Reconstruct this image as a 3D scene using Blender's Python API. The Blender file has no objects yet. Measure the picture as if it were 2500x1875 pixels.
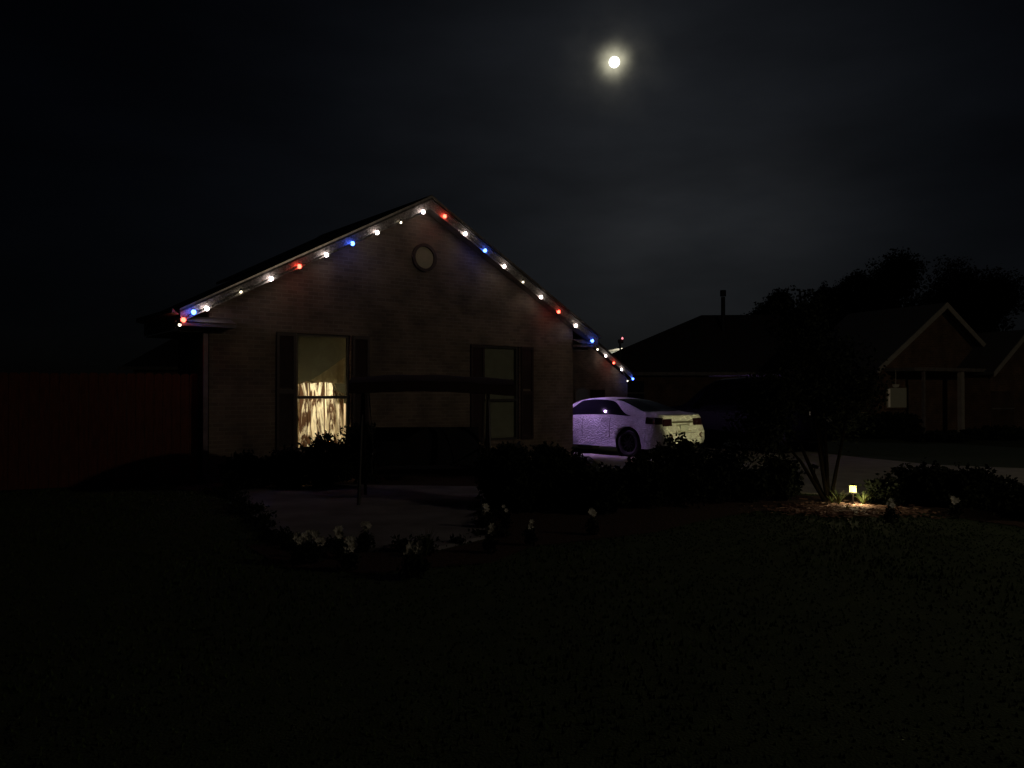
import bpy, math, random
import numpy as np
from mathutils import Vector, Matrix
R = math.radians
random.seed(7)
rng = np.random.default_rng(7)
C = bpy.context.scene.collection
sc = bpy.context.scene

# ------------------------------------------------------------ camera, sky, moonlight, exposure
cam_d = bpy.data.cameras.new("camera"); cam = bpy.data.objects.new("camera", cam_d); C.objects.link(cam)
F, HY, CX = 1877.0, 957.0, 1250.0
cam_d.sensor_width = 36.0; cam_d.lens = 36.0 * F / 2500.0
cam_d.clip_end = 3000; cam_d.clip_start = 0.05
cam.location = (0, 0, 1.6); cam.rotation_euler = (R(90 + 0.6), 0, 0)
sc.camera = cam
sc.view_settings.view_transform = 'Standard'; sc.view_settings.look = 'None'
sc.view_settings.exposure = 0; sc.view_settings.gamma = 1
sc.cycles.use_denoising = True
sc.cycles.max_bounces = 6; sc.cycles.transparent_max_bounces = 16
sc.cycles.sample_clamp_indirect = 3.0

def P(sx, sy, Y):
    return Vector(((sx - CX) / F * Y, Y, 1.6 + (HY - sy) / F * Y))
def G(sx, sy):
    Y = 1.6 * F / (sy - HY)
    return Vector(((sx - CX) / F * Y, Y, 0.0))

MOON = Vector(((1501 - CX) / F, 1.0, (HY - 148) / F)).normalized()
moon_el = math.asin(MOON.z); moon_az = math.atan2(MOON.x, MOON.y)

w = bpy.data.worlds.new("World"); sc.world = w; w.use_nodes = True
nt = w.node_tree; N = nt.nodes; Lk = nt.links
N.clear()
def wn(t, **k):
    n = N.new(t)
    for a, b in k.items(): setattr(n, a, b)
    return n
def wm(op, a, b=None):
    n = wn('ShaderNodeMath', operation=op)
    for i, v in enumerate((a, b)):
        if v is None: continue
        if isinstance(v, (int, float)): n.inputs[i].default_value = v
        else: Lk.new(v, n.inputs[i])
    return n.outputs[0]
def ang_from(vec, co):
    d = wn('ShaderNodeVectorMath', operation='DOT_PRODUCT'); Lk.new(co, d.inputs[0]); d.inputs[1].default_value = vec
    return wm('MULTIPLY', wm('ARCCOSINE', wm('MINIMUM', d.outputs['Value'], 0.9999999)), 180 / math.pi)
def mul_col(val, col):
    n = wn('ShaderNodeVectorMath', operation='SCALE'); n.inputs[0].default_value = col; Lk.new(val, n.inputs['Scale']); return n.outputs[0]
def addv(a, b):
    n = wn('ShaderNodeVectorMath', operation='ADD'); Lk.new(a, n.inputs[0]); Lk.new(b, n.inputs[1]); return n.outputs[0]
tc = wn('ShaderNodeTexCoord')
nm = wn('ShaderNodeVectorMath', operation='NORMALIZE'); Lk.new(tc.outputs['Generated'], nm.inputs[0]); dirv = nm.outputs[0]
sky = wn('ShaderNodeTexSky', sky_type='NISHITA', sun_disc=False)
sky.sun_elevation = moon_el; sky.sun_rotation = moon_az; sky.dust_density = 3.0
hs = wn('ShaderNodeHueSaturation'); hs.inputs['Saturation'].default_value = 0.9; Lk.new(sky.outputs[0], hs.inputs['Color'])
base = wn('ShaderNodeVectorMath', operation='SCALE'); Lk.new(hs.outputs[0], base.inputs[0]); base.inputs['Scale'].default_value = 0.00016
a = ang_from(MOON, dirv)
# thin high cloud: stretched noise
mp = wn('ShaderNodeMapping'); mp.inputs['Scale'].default_value = (1.0, 1.0, 3.2); mp.inputs['Rotation'].default_value = (0, 0.22, 0); Lk.new(dirv, mp.inputs['Vector'])
nz = wn('ShaderNodeTexNoise'); nz.inputs['Scale'].default_value = 3.4; nz.inputs['Detail'].default_value = 5; nz.inputs['Roughness'].default_value = .5; Lk.new(mp.outputs[0], nz.inputs['Vector'])
cr = wn('ShaderNodeMapRange'); cr.inputs['From Min'].default_value = .3; cr.inputs['From Max'].default_value = .72; cr.inputs['To Min'].default_value = .72; cr.inputs['To Max'].default_value = 1.28
Lk.new(nz.outputs[0], cr.inputs['Value']); cloud = cr.outputs[0]
nz2 = wn('ShaderNodeTexNoise'); nz2.inputs['Scale'].default_value = 26; nz2.inputs['Detail'].default_value = 6; Lk.new(dirv, nz2.inputs['Vector'])
cr2 = wn('ShaderNodeMapRange'); cr2.inputs['From Min'].default_value = .3; cr2.inputs['From Max'].default_value = .7; cr2.inputs['To Min'].default_value = .5; cr2.inputs['To Max'].default_value = 1.4
Lk.new(nz2.outputs[0], cr2.inputs['Value'])
def gau(ang, s, k): return wm('MULTIPLY', wm('EXPONENT', wm('MULTIPLY', wm('POWER', wm('DIVIDE', ang, s), 2.0), -1.0)), k)
def expo(ang, s, k): return wm('MULTIPLY', wm('EXPONENT', wm('DIVIDE', ang, -s)), k)
inner = wm('MULTIPLY', gau(a, 0.74, 0.85), cr2.outputs[0])
aure = wm('MULTIPLY', expo(a, 1.10, 0.075), cr2.outputs[0])
wide = wm('MULTIPLY', expo(a, 8.0, 0.0032), cloud)
GL = Vector((.23, 1.0, .20)).normalized()
g2 = ang_from(GL, dirv)
glow = wm('MULTIPLY', gau(g2, 17.0, 0.0034), cloud)
tot = addv(addv(mul_col(inner, (1.0, .95, .66)), mul_col(aure, (1.0, .95, .78))), mul_col(wide, (.80, .95, 1.18)))
tot = addv(tot, mul_col(glow, (.84, .98, 1.16)))
CB = Vector((.17, 1.0, .205)).normalized(); CB2 = Vector((.34, 1.0, .235)).normalized()
nz3 = wn('ShaderNodeTexNoise'); nz3.inputs['Scale'].default_value = 9; nz3.inputs['Detail'].default_value = 7; Lk.new(mp.outputs[0], nz3.inputs['Vector'])
bank = wm('MULTIPLY', wm('ADD', gau(ang_from(CB, dirv), 5.2, .0060), gau(ang_from(CB2, dirv), 5.0, .0046)), wm('MULTIPLY', nz3.outputs[0], 1.6))
tot = addv(tot, mul_col(bank, (.95, .98, 1.0)))
bs = wn('ShaderNodeVectorMath', operation='SCALE'); Lk.new(base.outputs[0], bs.inputs[0]); Lk.new(cloud, bs.inputs['Scale'])
tint = wn('ShaderNodeVectorMath', operation='MULTIPLY'); Lk.new(bs.outputs[0], tint.inputs[0]); tint.inputs[1].default_value = (.70, .92, 1.45)
tot = addv(tot, tint.outputs[0])
bg = wn('ShaderNodeBackground'); Lk.new(tot, bg.inputs['Color']); bg.inputs['Strength'].default_value = 1.0
wo = wn('ShaderNodeOutputWorld'); Lk.new(bg.outputs[0], wo.inputs['Surface'])

sun_d = bpy.data.lights.new("moonlight", 'SUN'); sun_d.energy = 0.03; sun_d.angle = R(0.5); sun_d.color = (.92, .95, 1.0)
sun = bpy.data.objects.new("moonlight", sun_d); C.objects.link(sun)
sun.rotation_euler = (-MOON).to_track_quat('-Z', 'Y').to_euler()

# ------------------------------------------------------------ materials
MATS = {}
def mat(name, col=(.5, .5, .5), rough=.7, metal=0.0, emit=None, es=0.0, noise=None, bump=None, col2=None, spec=None, stretch=(1, 1, 1), coat=0.0):
    if name in MATS: return MATS[name]
    m = bpy.data.materials.new(name); m.use_nodes = True; t = m.node_tree; b = t.nodes['Principled BSDF']
    b.inputs['Base Color'].default_value = (*col, 1); b.inputs['Roughness'].default_value = rough; b.inputs['Metallic'].default_value = metal
    if coat: b.inputs['Coat Weight'].default_value = coat
    if spec is not None: b.inputs['Specular IOR Level'].default_value = spec
    if emit: b.inputs['Emission Color'].default_value = (*emit, 1); b.inputs['Emission Strength'].default_value = es
    if noise or bump:
        co = t.nodes.new('ShaderNodeTexCoord'); mp = t.nodes.new('ShaderNodeMapping'); mp.inputs['Scale'].default_value = stretch
        t.links.new(co.outputs['Object'], mp.inputs['Vector'])
    if noise:
        n = t.nodes.new('ShaderNodeTexNoise'); n.inputs['Scale'].default_value = noise; n.inputs['Detail'].default_value = 6
        t.links.new(mp.outputs[0], n.inputs['Vector'])
        r = t.nodes.new('ShaderNodeValToRGB'); r.color_ramp.elements[0].position = .32; r.color_ramp.elements[1].position = .68
        c2 = col2 or tuple(x * .55 for x in col)
        r.color_ramp.elements[0].color = (*c2, 1); r.color_ramp.elements[1].color = (*col, 1)
        t.links.new(n.outputs[0], r.inputs[0]); t.links.new(r.outputs[0], b.inputs['Base Color'])
    if bump:
        n = t.nodes.new('ShaderNodeTexNoise'); n.inputs['Scale'].default_value = bump[0]; n.inputs['Detail'].default_value = 4
        t.links.new(mp.outputs[0], n.inputs['Vector'])
        bn = t.nodes.new('ShaderNodeBump'); bn.inputs['Strength'].default_value = bump[1]; bn.inputs['Distance'].default_value = bump[2]
        t.links.new(n.outputs[0], bn.inputs['Height']); t.links.new(bn.outputs[0], b.inputs['Normal'])
    MATS[name] = m; return m
def brick_mat(name, c1, c2, mortar):
    m = bpy.data.materials.new(name); m.use_nodes = True; t = m.node_tree; b = t.nodes['Principled BSDF']
    co = t.nodes.new('ShaderNodeTexCoord'); s = t.nodes.new('ShaderNodeSeparateXYZ'); t.links.new(co.outputs['Object'], s.inputs[0])
    ad = t.nodes.new('ShaderNodeMath'); t.links.new(s.outputs[0], ad.inputs[0]); t.links.new(s.outputs[1], ad.inputs[1])
    cb = t.nodes.new('ShaderNodeCombineXYZ'); t.links.new(ad.outputs[0], cb.inputs[0]); t.links.new(s.outputs[2], cb.inputs[1])
    br = t.nodes.new('ShaderNodeTexBrick'); t.links.new(cb.outputs[0], br.inputs['Vector'])
    br.inputs['Scale'].default_value = 1.0; br.inputs['Brick Width'].default_value = .21; br.inputs['Row Height'].default_value = .075
    br.inputs['Mortar Size'].default_value = .008; br.inputs['Color1'].default_value = (*c1, 1); br.inputs['Color2'].default_value = (*c2, 1); br.inputs['Mortar'].default_value = (*mortar, 1)
    n = t.nodes.new('ShaderNodeTexNoise'); n.inputs['Scale'].default_value = 1.7; n.inputs['Detail'].default_value = 8; t.links.new(co.outputs['Object'], n.inputs['Vector'])
    mr = t.nodes.new('ShaderNodeMapRange'); mr.inputs['From Min'].default_value = .3; mr.inputs['From Max'].default_value = .7; mr.inputs['To Min'].default_value = .62; mr.inputs['To Max'].default_value = 1.3
    t.links.new(n.outputs[0], mr.inputs['Value'])
    mx = t.nodes.new('ShaderNodeVectorMath'); mx.operation = 'SCALE'; t.links.new(br.outputs['Color'], mx.inputs[0]); t.links.new(mr.outputs[0], mx.inputs['Scale'])
    t.links.new(mx.outputs[0], b.inputs['Base Color']); b.inputs['Roughness'].default_value = .85
    bn = t.nodes.new('ShaderNodeBump'); bn.inputs['Strength'].default_value = .6; bn.inputs['Distance'].default_value = .008; bn.invert = True
    t.links.new(br.outputs['Fac'], bn.inputs['Height']); t.links.new(bn.outputs[0], b.inputs['Normal'])
    return m
BRICK = brick_mat('brick', (.27, .205, .15), (.19, .145, .11), (.285, .235, .185))
BRICK_R = brick_mat('red_brick', (.26, .14, .075), (.18, .095, .055), (.27, .22, .16))
TRIM = mat('white_trim', (.72, .70, .66), .45, noise=9, col2=(.58, .56, .52), bump=(60, .25, .004))
TRIM_D = mat('tan_trim', (.36, .32, .28), .55, noise=6)
RAKE = mat('rake_paint', (.60, .55, .52), .4, noise=48, col2=(.16, .14, .13), bump=(60, 1.0, .010))
SHINGLE = mat('shingle', (.15, .14, .13), .9, noise=28, col2=(.07, .065, .062), bump=(70, .6, .01))
SHUT = mat('shutter_paint', (.06, .03, .025), .5, noise=14)
WOOD = mat('fence_wood', (.23, .065, .034), .8, noise=5, col2=(.12, .035, .02), stretch=(6, 6, .7))
CONC = mat('concrete', (.50, .47, .40), .85, noise=2.2, col2=(.34, .32, .27), bump=(40, .3, .004))
ASPH = mat('asphalt', (.06, .06, .06), .9, noise=30, bump=(90, .5, .006))
SOIL = mat('mulch', (.10, .045, .025), .95, noise=22, col2=(.035, .018, .012), bump=(45, 1.0, .03))
LAWN = mat('lawn_soil', (.065, .09, .03), .95, noise=3.5, col2=(.04, .06, .02), bump=(60, .8, .02))
LAWN2 = mat('grass_blade', (.08, .12, .035), .7, noise=.9, col2=(.05, .075, .022), spec=.05)
LEAF = mat('leaf', (.045, .06, .025), .6, noise=3, col2=(.02, .03, .012), spec=.25)
LEAF_D = mat('leaf_dark', (.022, .028, .014), .7, noise=2, col2=(.010, .014, .007), spec=.15)
LEAF_Y = mat('leaf_yellow', (.16, .18, .05), .55, noise=8, col2=(.07, .10, .03), spec=.3)
BARK = mat('bark', (.012, .009, .006), .95, spec=0.0, col2=(.006, .005, .003), noise=12, bump=(30, .8, .01), stretch=(1, 1, .3))
PETAL = mat('petal', (.80, .77, .68), .6, noise=30, col2=(.62, .58, .48))
BLACK = mat('black_rubber', (.018, .018, .018), .7, noise=20)
UNDER = mat('underbody', (.006, .006, .006), .95)
DARKMETAL = mat('bronze_metal', (.035, .025, .02), .45, .6)
SWFAB = mat('swing_fabric', (.05, .022, .018), .85, noise=40, bump=(160, .3, .002))
SWDARK = mat('swing_cushion', (.014, .013, .018), .9, noise=25)
RIM = mat('rim_alloy', (.45, .44, .46), .35, .9, noise=10)
TINT = mat('tinted_glass', (.004, .004, .006), .05, 0, spec=.07)
TINT_D = mat('black_glass', (.002, .002, .002), .6, 0, spec=.0)
RIM_S = mat('sedan_rim', (.035, .034, .036), .45, .6, noise=10)
RACK = mat('rack_metal', (.05, .045, .05), .6, noise=10)
WIRE = mat('clear_wire', (.92, .89, .84), .3, noise=32, col2=(.12, .10, .09), bump=(120, .8, .004))
GREYMET = mat('grey_metal', (.2, .2, .2), .5, .5, noise=15)
REDL = mat('tail_lens', (.010, .003, .005), .2, 0, noise=30, col2=(.004, .001, .002), coat=.4)
PLATE = mat('plate', (.33, .33, .30), .5, noise=60, col2=(.08, .09, .10))

def car_paint(name, col, metal, dew):
    m = bpy.data.materials.new(name); m.use_nodes = True; t = m.node_tree; b = t.nodes['Principled BSDF']
    b.inputs['Base Color'].default_value = (*col, 1); b.inputs['Metallic'].default_value = metal; b.inputs['Roughness'].default_value = .42
    co = t.nodes.new('ShaderNodeTexCoord')
    # dew beads: rough wet bump that breaks the highlights into sparkles
    v = t.nodes.new('ShaderNodeTexVoronoi'); v.inputs['Scale'].default_value = 26; t.links.new(co.outputs['Object'], v.inputs['Vector'])
    n = t.nodes.new('ShaderNodeTexNoise'); n.inputs['Scale'].default_value = 21; n.inputs['Detail'].default_value = 8; n.inputs['Roughness'].default_value = .7; n.inputs['Distortion'].default_value = 1.6; t.links.new(co.outputs['Object'], n.inputs['Vector'])
    ml = t.nodes.new('ShaderNodeMath'); ml.operation = 'MULTIPLY'; t.links.new(v.outputs['Distance'], ml.inputs[0]); t.links.new(n.outputs[0], ml.inputs[1])
    bn = t.nodes.new('ShaderNodeBump'); bn.inputs['Strength'].default_value = dew; bn.inputs['Distance'].default_value = .09
    t.links.new(ml.outputs[0], bn.inputs['Height']); t.links.new(bn.outputs[0], b.inputs['Normal'])
    r = t.nodes.new('ShaderNodeMapRange'); r.inputs['To Min'].default_value = .28; r.inputs['To Max'].default_value = .6; t.links.new(n.outputs[0], r.inputs['Value']); t.links.new(r.outputs[0], b.inputs['Roughness'])
    if metal < .1: b.inputs['Specular IOR Level'].default_value = .06
    return m
PAINT = car_paint('silver_paint', (.56, .55, .56), .55, 1.0)
PAINT_D = car_paint('dark_paint', (.003, .003, .005), .0, .2)
RIM_D = mat('dark_rim', (.012, .011, .012), .7, .2, noise=10)

def glass_mat():
    m = bpy.data.materials.new('window_glass'); m.use_nodes = True; t = m.node_tree; t.nodes.clear()
    o = t.nodes.new('ShaderNodeOutputMaterial'); mx = t.nodes.new('ShaderNodeMixShader'); tr = t.nodes.new('ShaderNodeBsdfTransparent'); gl = t.nodes.new('ShaderNodeBsdfGlossy')
    gl.inputs['Roughness'].default_value = .06; tr.inputs[0].default_value = (.9, .92, .88, 1)
    fr = t.nodes.new('ShaderNodeFresnel'); fr.inputs[0].default_value = 1.45
    t.links.new(fr.outputs[0], mx.inputs[0]); t.links.new(tr.outputs[0], mx.inputs[1]); t.links.new(gl.outputs[0], mx.inputs[2]); t.links.new(mx.outputs[0], o.inputs[0])
    return m
GLASS = glass_mat()
def cloth(name, c1, c2, transl, scale=9, stretch=(1, 1, .22)):
    m = bpy.data.materials.new(name); m.use_nodes = True; t = m.node_tree; t.nodes.clear()
    o = t.nodes.new('ShaderNodeOutputMaterial'); mx = t.nodes.new('ShaderNodeMixShader'); d = t.nodes.new('ShaderNodeBsdfDiffuse'); tr = t.nodes.new('ShaderNodeBsdfTranslucent')
    co = t.nodes.new('ShaderNodeTexCoord'); mp = t.nodes.new('ShaderNodeMapping'); mp.inputs['Scale'].default_value = stretch; t.links.new(co.outputs['Object'], mp.inputs[0])
    n = t.nodes.new('ShaderNodeTexNoise'); n.inputs['Scale'].default_value = scale; n.inputs['Detail'].default_value = 7; n.inputs['Distortion'].default_value = 1.0; n.inputs['Roughness'].default_value = .62
    t.links.new(mp.outputs[0], n.inputs['Vector'])
    r = t.nodes.new('ShaderNodeValToRGB'); r.color_ramp.elements[0].position = .47; r.color_ramp.elements[1].position = .57
    r.color_ramp.elements[0].color = (*c2, 1); r.color_ramp.elements[1].color = (*c1, 1); t.links.new(n.outputs[0], r.inputs[0])
    t.links.new(r.outputs[0], d.inputs[0]); t.links.new(r.outputs[0], tr.inputs[0]); mx.inputs[0].default_value = transl
    t.links.new(d.outputs[0], mx.inputs[1]); t.links.new(tr.outputs[0], mx.inputs[2]); t.links.new(mx.outputs[0], o.inputs[0])
    return m
CURT = cloth('curtain_print_fold_shading', (.90, .84, .66), (.09, .05, .03), .5, 7)  # dark print also paints the shading of the folds into the cloth
SHADE = cloth('shade_cloth', (.20, .21, .155), (.17, .18, .13), .02, 3, (1, 1, 1))
BLIND = mat('blind_slats', (.42, .42, .33), .6, noise=4, col2=(.34, .34, .27))
PLASTER = mat('room_wall', (.55, .45, .33), .9, noise=2)

def emis(name, col, s):
    m = bpy.data.materials.new(name); m.use_nodes = True; b = m.node_tree.nodes['Principled BSDF']
    b.inputs['Base Color'].default_value = (*col, 1); b.inputs['Emission Color'].default_value = (*col, 1); b.inputs['Emission Strength'].default_value = s; b.inputs['Roughness'].default_value = .3
    return m
BULB = {'w': emis('bulb_white', (1.0, .86, .80), 12), 'W': emis('bulb_warm_dim', (1.0, .88, .62), 4.0),
        'r': emis('bulb_red', (1.0, .07, .04), 10), 'b': emis('bulb_blue', (.05, .13, 1.0), 16)}

# ------------------------------------------------------------ mesh helpers
class MB:
    def __init__(s): s.v = []; s.f = []
    def add(s, vs, fs):
        o = len(s.v); s.v += [tuple(v) for v in vs]; s.f += [tuple(i + o for i in f) for f in fs]; return s
    def box(s, x0, x1, y0, y1, z0, z1, M=None):
        vs = [Vector((x, y, z)) for x in (x0, x1) for y in (y0, y1) for z in (z0, z1)]
        if M is not None: vs = [M @ v for v in vs]
        return s.add(vs, [(0, 1, 3, 2), (4, 6, 7, 5), (0, 4, 5, 1), (2, 3, 7, 6), (0, 2, 6, 4), (1, 5, 7, 3)])
    def prism(s, poly, axis, a0, a1):
        """poly: 2D points; axis 'y': poly in xz extruded along y; 'z': xy; 'x': yz"""
        def q(p, a):
            return {'y': (p[0], a, p[1]), 'z': (p[0], p[1], a), 'x': (a, p[0], p[1])}[axis]
        n = len(poly); vs = [q(p, a0) for p in poly] + [q(p, a1) for p in poly]
        return s.add(vs, [tuple(range(n)), tuple(range(2 * n - 1, n - 1, -1))] + [(i, (i + 1) % n, n + (i + 1) % n, n + i) for i in range(n)])
    def tube(s, pts, rad, n=8, caps=True):
        pts = [Vector(p) for p in pts]; rs = rad if isinstance(rad, (list, tuple)) else [rad] * len(pts)
        o = len(s.v); up = Vector((0, 0, 1))
        for i, p in enumerate(pts):
            d = (pts[min(i + 1, len(pts) - 1)] - pts[max(i - 1, 0)]).normalized()
            a = d.cross(up if abs(d.z) < .95 else Vector((1, 0, 0))).normalized(); b = d.cross(a)
            for k in range(n):
                t = 2 * math.pi * k / n; s.v.append(tuple(p + (a * math.cos(t) + b * math.sin(t)) * rs[i]))
        for i in range(len(pts) - 1):
            for k in range(n):
                s.f.append((o + i * n + k, o + i * n + (k + 1) % n, o + (i + 1) * n + (k + 1) % n, o + (i + 1) * n + k))
        if caps:
            s.f.append(tuple(o + k for k in range(n))); s.f.append(tuple(o + (len(pts) - 1) * n + k for k in range(n)))
        return s
    def lathe(s, prof, M, n=24):
        """prof: (r, h) pairs round local Z of M"""
        o = len(s.v)
        for r_, h in prof:
            for k in range(n):
                t = 2 * math.pi * k / n; s.v.append(tuple(M @ Vector((r_ * math.cos(t), r_ * math.sin(t), h))))
        for i in range(len(prof) - 1):
            for k in range(n): s.f.append((o + i * n + k, o + i * n + (k + 1) % n, o + (i + 1) * n + (k + 1) % n, o + (i + 1) * n + k))
        return s
    def build(s, name, m, parent=None, label=None, smooth=False, fix=False):
        me = bpy.data.meshes.new(name); me.from_pydata(s.v, [], s.f); me.update()
        if fix:
            import bmesh
            bm = bmesh.new(); bm.from_mesh(me); bmesh.ops.remove_doubles(bm, verts=bm.verts, dist=1e-5); bmesh.ops.recalc_face_normals(bm, faces=bm.faces); bm.to_mesh(me); bm.free()
        me.materials.append(m)
        if smooth: me.polygons.foreach_set('use_smooth', [True] * len(me.polygons))
        o = bpy.data.objects.new(name, me); C.objects.link(o)
        if parent: o.parent = parent
        if label: o['label'] = label
        return o
def thing(name, label, cat, loc=(0, 0, 0), rz=0, group=None):
    o = bpy.data.objects.new(name, None); C.objects.link(o); o.location = loc; o.rotation_euler = (0, 0, rz)
    o.empty_display_size = .2
    return tag(o, label, cat, group)
def tag(o, label, cat, group=None):
    o['label'] = label; o['category'] = cat
    if group: o['group'] = group
    return o
def kind(o, k): o['kind'] = k; return o
def light(name, typ, e, col, loc, parent=None, rad=.05, rot=None, **k):
    d = bpy.data.lights.new(name, typ); d.energy = e; d.color = col
    if typ in ('POINT', 'SPOT'): d.shadow_soft_size = rad
    for a_, b_ in k.items(): setattr(d, a_, b_)
    o = bpy.data.objects.new(name, d); C.objects.link(o); o.location = loc
    if rot: o.rotation_euler = rot
    if parent: o.parent = parent
    return o

def inpoly(x, y, poly):
    c = np.zeros(np.shape(x), bool); n = len(poly)
    for i in range(n):
        x0, y0 = poly[i][:2]; x1, y1 = poly[(i + 1) % n][:2]
        if y0 == y1: continue
        c ^= ((y0 > y) != (y1 > y)) & (x < (x1 - x0) * (y - y0) / (y1 - y0) + x0)
    return c

# ------------------------------------------------------------ ground
PATIO = [tuple(G(*p))[:2] for p in ((545, 1200), (830, 1187), (1190, 1192), (1204, 1240), (1196, 1312), (1060, 1345), (735, 1345), (690, 1322), (620, 1265))]
DRIVE = [(1.9, 18.9), (-3.6, 26.0), (-6, 30), (2.5, 36), (6.0, 27), (8.4, 18.7), (9.2, 16.7), (13.5, 14.5), (15.5, 12.4), (14.2, 9.8), (9.6, 12.0), (4.7, 12.05), (3.9, 12.5), (2.2, 15.0), (1.9, 16.4)]
BED = [tuple(G(*p))[:2] for p in ((1204, 1192), (1400, 1150), (1560, 1155), (1930, 1210), (2110, 1212), (2300, 1200), (2620, 1215), (2620, 1330), (2480, 1285), (2250, 1252), (2050, 1240), (1850, 1248), (1720, 1270), (1600, 1300), (1300, 1335), (1196, 1375), (900, 1400), (690, 1385), (600, 1330), (690, 1330), (735, 1349), (1060, 1349), (1200, 1314))]
WALLBED = [(-5.6, 12.75), (-4.95, 12.3), (-.2, 12.45), (1.75, 16.6), (1.6, 18.9), (-5.2, 13.5)]
def sheet(name, poly, z, m, k='structure'):
    b = MB(); n = len(poly); b.add([(p[0], p[1], z) for p in poly], [tuple(range(n))]); return kind(b.build(name, m), k)
def lawn():
    xs = np.concatenate([np.linspace(-900, -30, 8)[:-1], np.linspace(-30, 40, 71), np.linspace(40, 900, 8)[1:]])
    ys = np.concatenate([np.linspace(-60, -4, 5)[:-1], np.linspace(-4, 50, 55), np.linspace(50, 1800, 10)[1:]])
    v = [(x, y, 0) for y in ys for x in xs]; n = len(xs)
    return kind(MB().add(v, [(j * n + i, j * n + i + 1, (j + 1) * n + i + 1, (j + 1) * n + i) for j in range(len(ys) - 1) for i in range(n - 1)]).build('lawn', LAWN), 'structure')
lawn()
sheet('mulch_bed', BED, .008, SOIL)
sheet('house_bed', WALLBED, .008, SOIL)
pt = MB().prism(PATIO, 'z', -.05, .035).build('patio', mat('patio_concrete', (.36, .33, .37), .9, noise=1.6, col2=(.20, .185, .205), bump=(30, .5, .006))); kind(pt, 'structure')
dv = MB().prism(DRIVE, 'z', -.05, .02).build('driveway', CONC); kind(dv, 'structure')
sheet('street', [(16, -30), (24, -30), (40, 70), (30, 70), (15.6, 12)], .012, ASPH)

def blades(name, n, region, hmin, hmax, m, avoid, seed=1, lean=.5, wd=.006):
    g = np.random.default_rng(seed)
    x = g.uniform(region[0], region[1], n); y = region[2] + (region[3] - region[2]) * g.random(n) ** 1.15
    keep = np.ones(n, bool)
    for p in avoid: keep &= ~inpoly(x, y, p)
    keep &= np.abs(x) < y * .75 + 1.0
    x = x[keep]; y = y[keep]; n = len(x)
    h = g.uniform(hmin, hmax, n) * (1 + .35 * np.sin(x * 2.1 + np.cos(y * 1.7)))
    t = g.uniform(0, 2 * np.pi, n); l = g.uniform(0, lean, n) * h; lt = g.uniform(0, 2 * np.pi, n)
    w_ = wd * (1 + y / 8)
    a_ = np.stack([x - w_ * np.cos(t), y - w_ * np.sin(t), np.zeros(n)], 1); b_ = np.stack([x + w_ * np.cos(t), y + w_ * np.sin(t), np.zeros(n)], 1)
    c_ = np.stack([x + l * np.cos(lt), y + l * np.sin(lt), h], 1)
    vs = np.stack([a_, b_, c_], 1).reshape(-1, 3); fs = np.arange(3 * n).reshape(-1, 3)
    me = bpy.data.meshes.new(name); me.from_pydata(vs.tolist(), [], fs.tolist()); me.materials.append(m)
    o = bpy.data.objects.new(name, me); C.objects.link(o); return o
gr = blades('grass', 90000, (-9, 12, 1.6, 13.5), .012, .03, LAWN2, [PATIO, DRIVE, BED, WALLBED])
gr['label'] = 'short dark green lawn grass across the foreground'; gr['category'] = 'grass'; kind(gr, 'stuff')

# ------------------------------------------------------------ main house
TH = R(39.1)
O = Vector((-1.685, 16.0, 0))
house = thing('brick_house', 'brick house with lit window and wide front gable edged by red, white and blue lights', 'house', O, TH)
HM = Matrix.Translation(O) @ Matrix.Rotation(TH, 4, 'Z')
PIT = .536; ZA = 5.457
def zb(s): return ZA - PIT * abs(s)
W = 4.4; WY = .35; HE = 4.97
def wall_holes(b, x0, x1, z0, z1, holes, y, depth):
    xs = sorted({x0, x1, *[h[0] for h in holes], *[h[1] for h in holes]}); zs = sorted({z0, z1, *[h[2] for h in holes], *[h[3] for h in holes]})
    for i in range(len(xs) - 1):
        for j in range(len(zs) - 1):
            cx = (xs[i] + xs[i + 1]) / 2; cz = (zs[j] + zs[j + 1]) / 2
            if any(h[0] < cx < h[1] and h[2] < cz < h[3] for h in holes): continue
            b.add([(xs[i], y, zs[j]), (xs[i + 1], y, zs[j]), (xs[i + 1], y, zs[j + 1]), (xs[i], y, zs[j + 1])], [(0, 1, 2, 3)])
    for h in holes:
        a0, a1, c0, c1 = h
        b.add([(a0, y, c0), (a1, y, c0), (a1, y, c1), (a0, y, c1), (a0, y + depth, c0), (a1, y + depth, c0), (a1, y + depth, c1), (a0, y + depth, c1)],
              [(0, 4, 5, 1), (1, 5, 6, 2), (2, 6, 7, 3), (3, 7, 4, 0)])
W1 = (-2.785, -1.664, .50, 2.72); W2 = (1.66, 2.68, .50, 2.66)
b = MB()
ZT = zb(W) + .06
wall_holes(b, -W, W, 0, ZT, [W1, W2], WY, .12)
b.add([(-W, WY, ZT), (W, WY, ZT), (0, WY, zb(0) + .06)], [(0, 1, 2)])
for (xa, ya, xb, yb) in ((-W, WY, -W, 2.2), (-W, 2.2, -2.3, 2.2), (-2.3, 2.2, -2.3, 5), (-2.3, 5, W, 5), (W, 5, W, WY)):
    zt = lambda x: zb(x) + .02
    b.add([(xa, ya, 0), (xb, yb, 0), (xb, yb, zt(xb)), (xa, ya, zt(xa))], [(0, 1, 2, 3)])
b.add([(-2.3, 5, zb(2.3) + .02), (W, 5, zb(W) + .02), (0, 5, zb(0))], [(0, 1, 2)])
b.build('wall', BRICK, house)
# soldier-course lintels and sills of brick
for wn_ in (W1, W2):
    MB().box(wn_[0] - .02, wn_[1] + .02, WY - .05, WY - .003, wn_[2] - .09, wn_[2] - .003).build('window_sill', BRICK, house)
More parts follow.
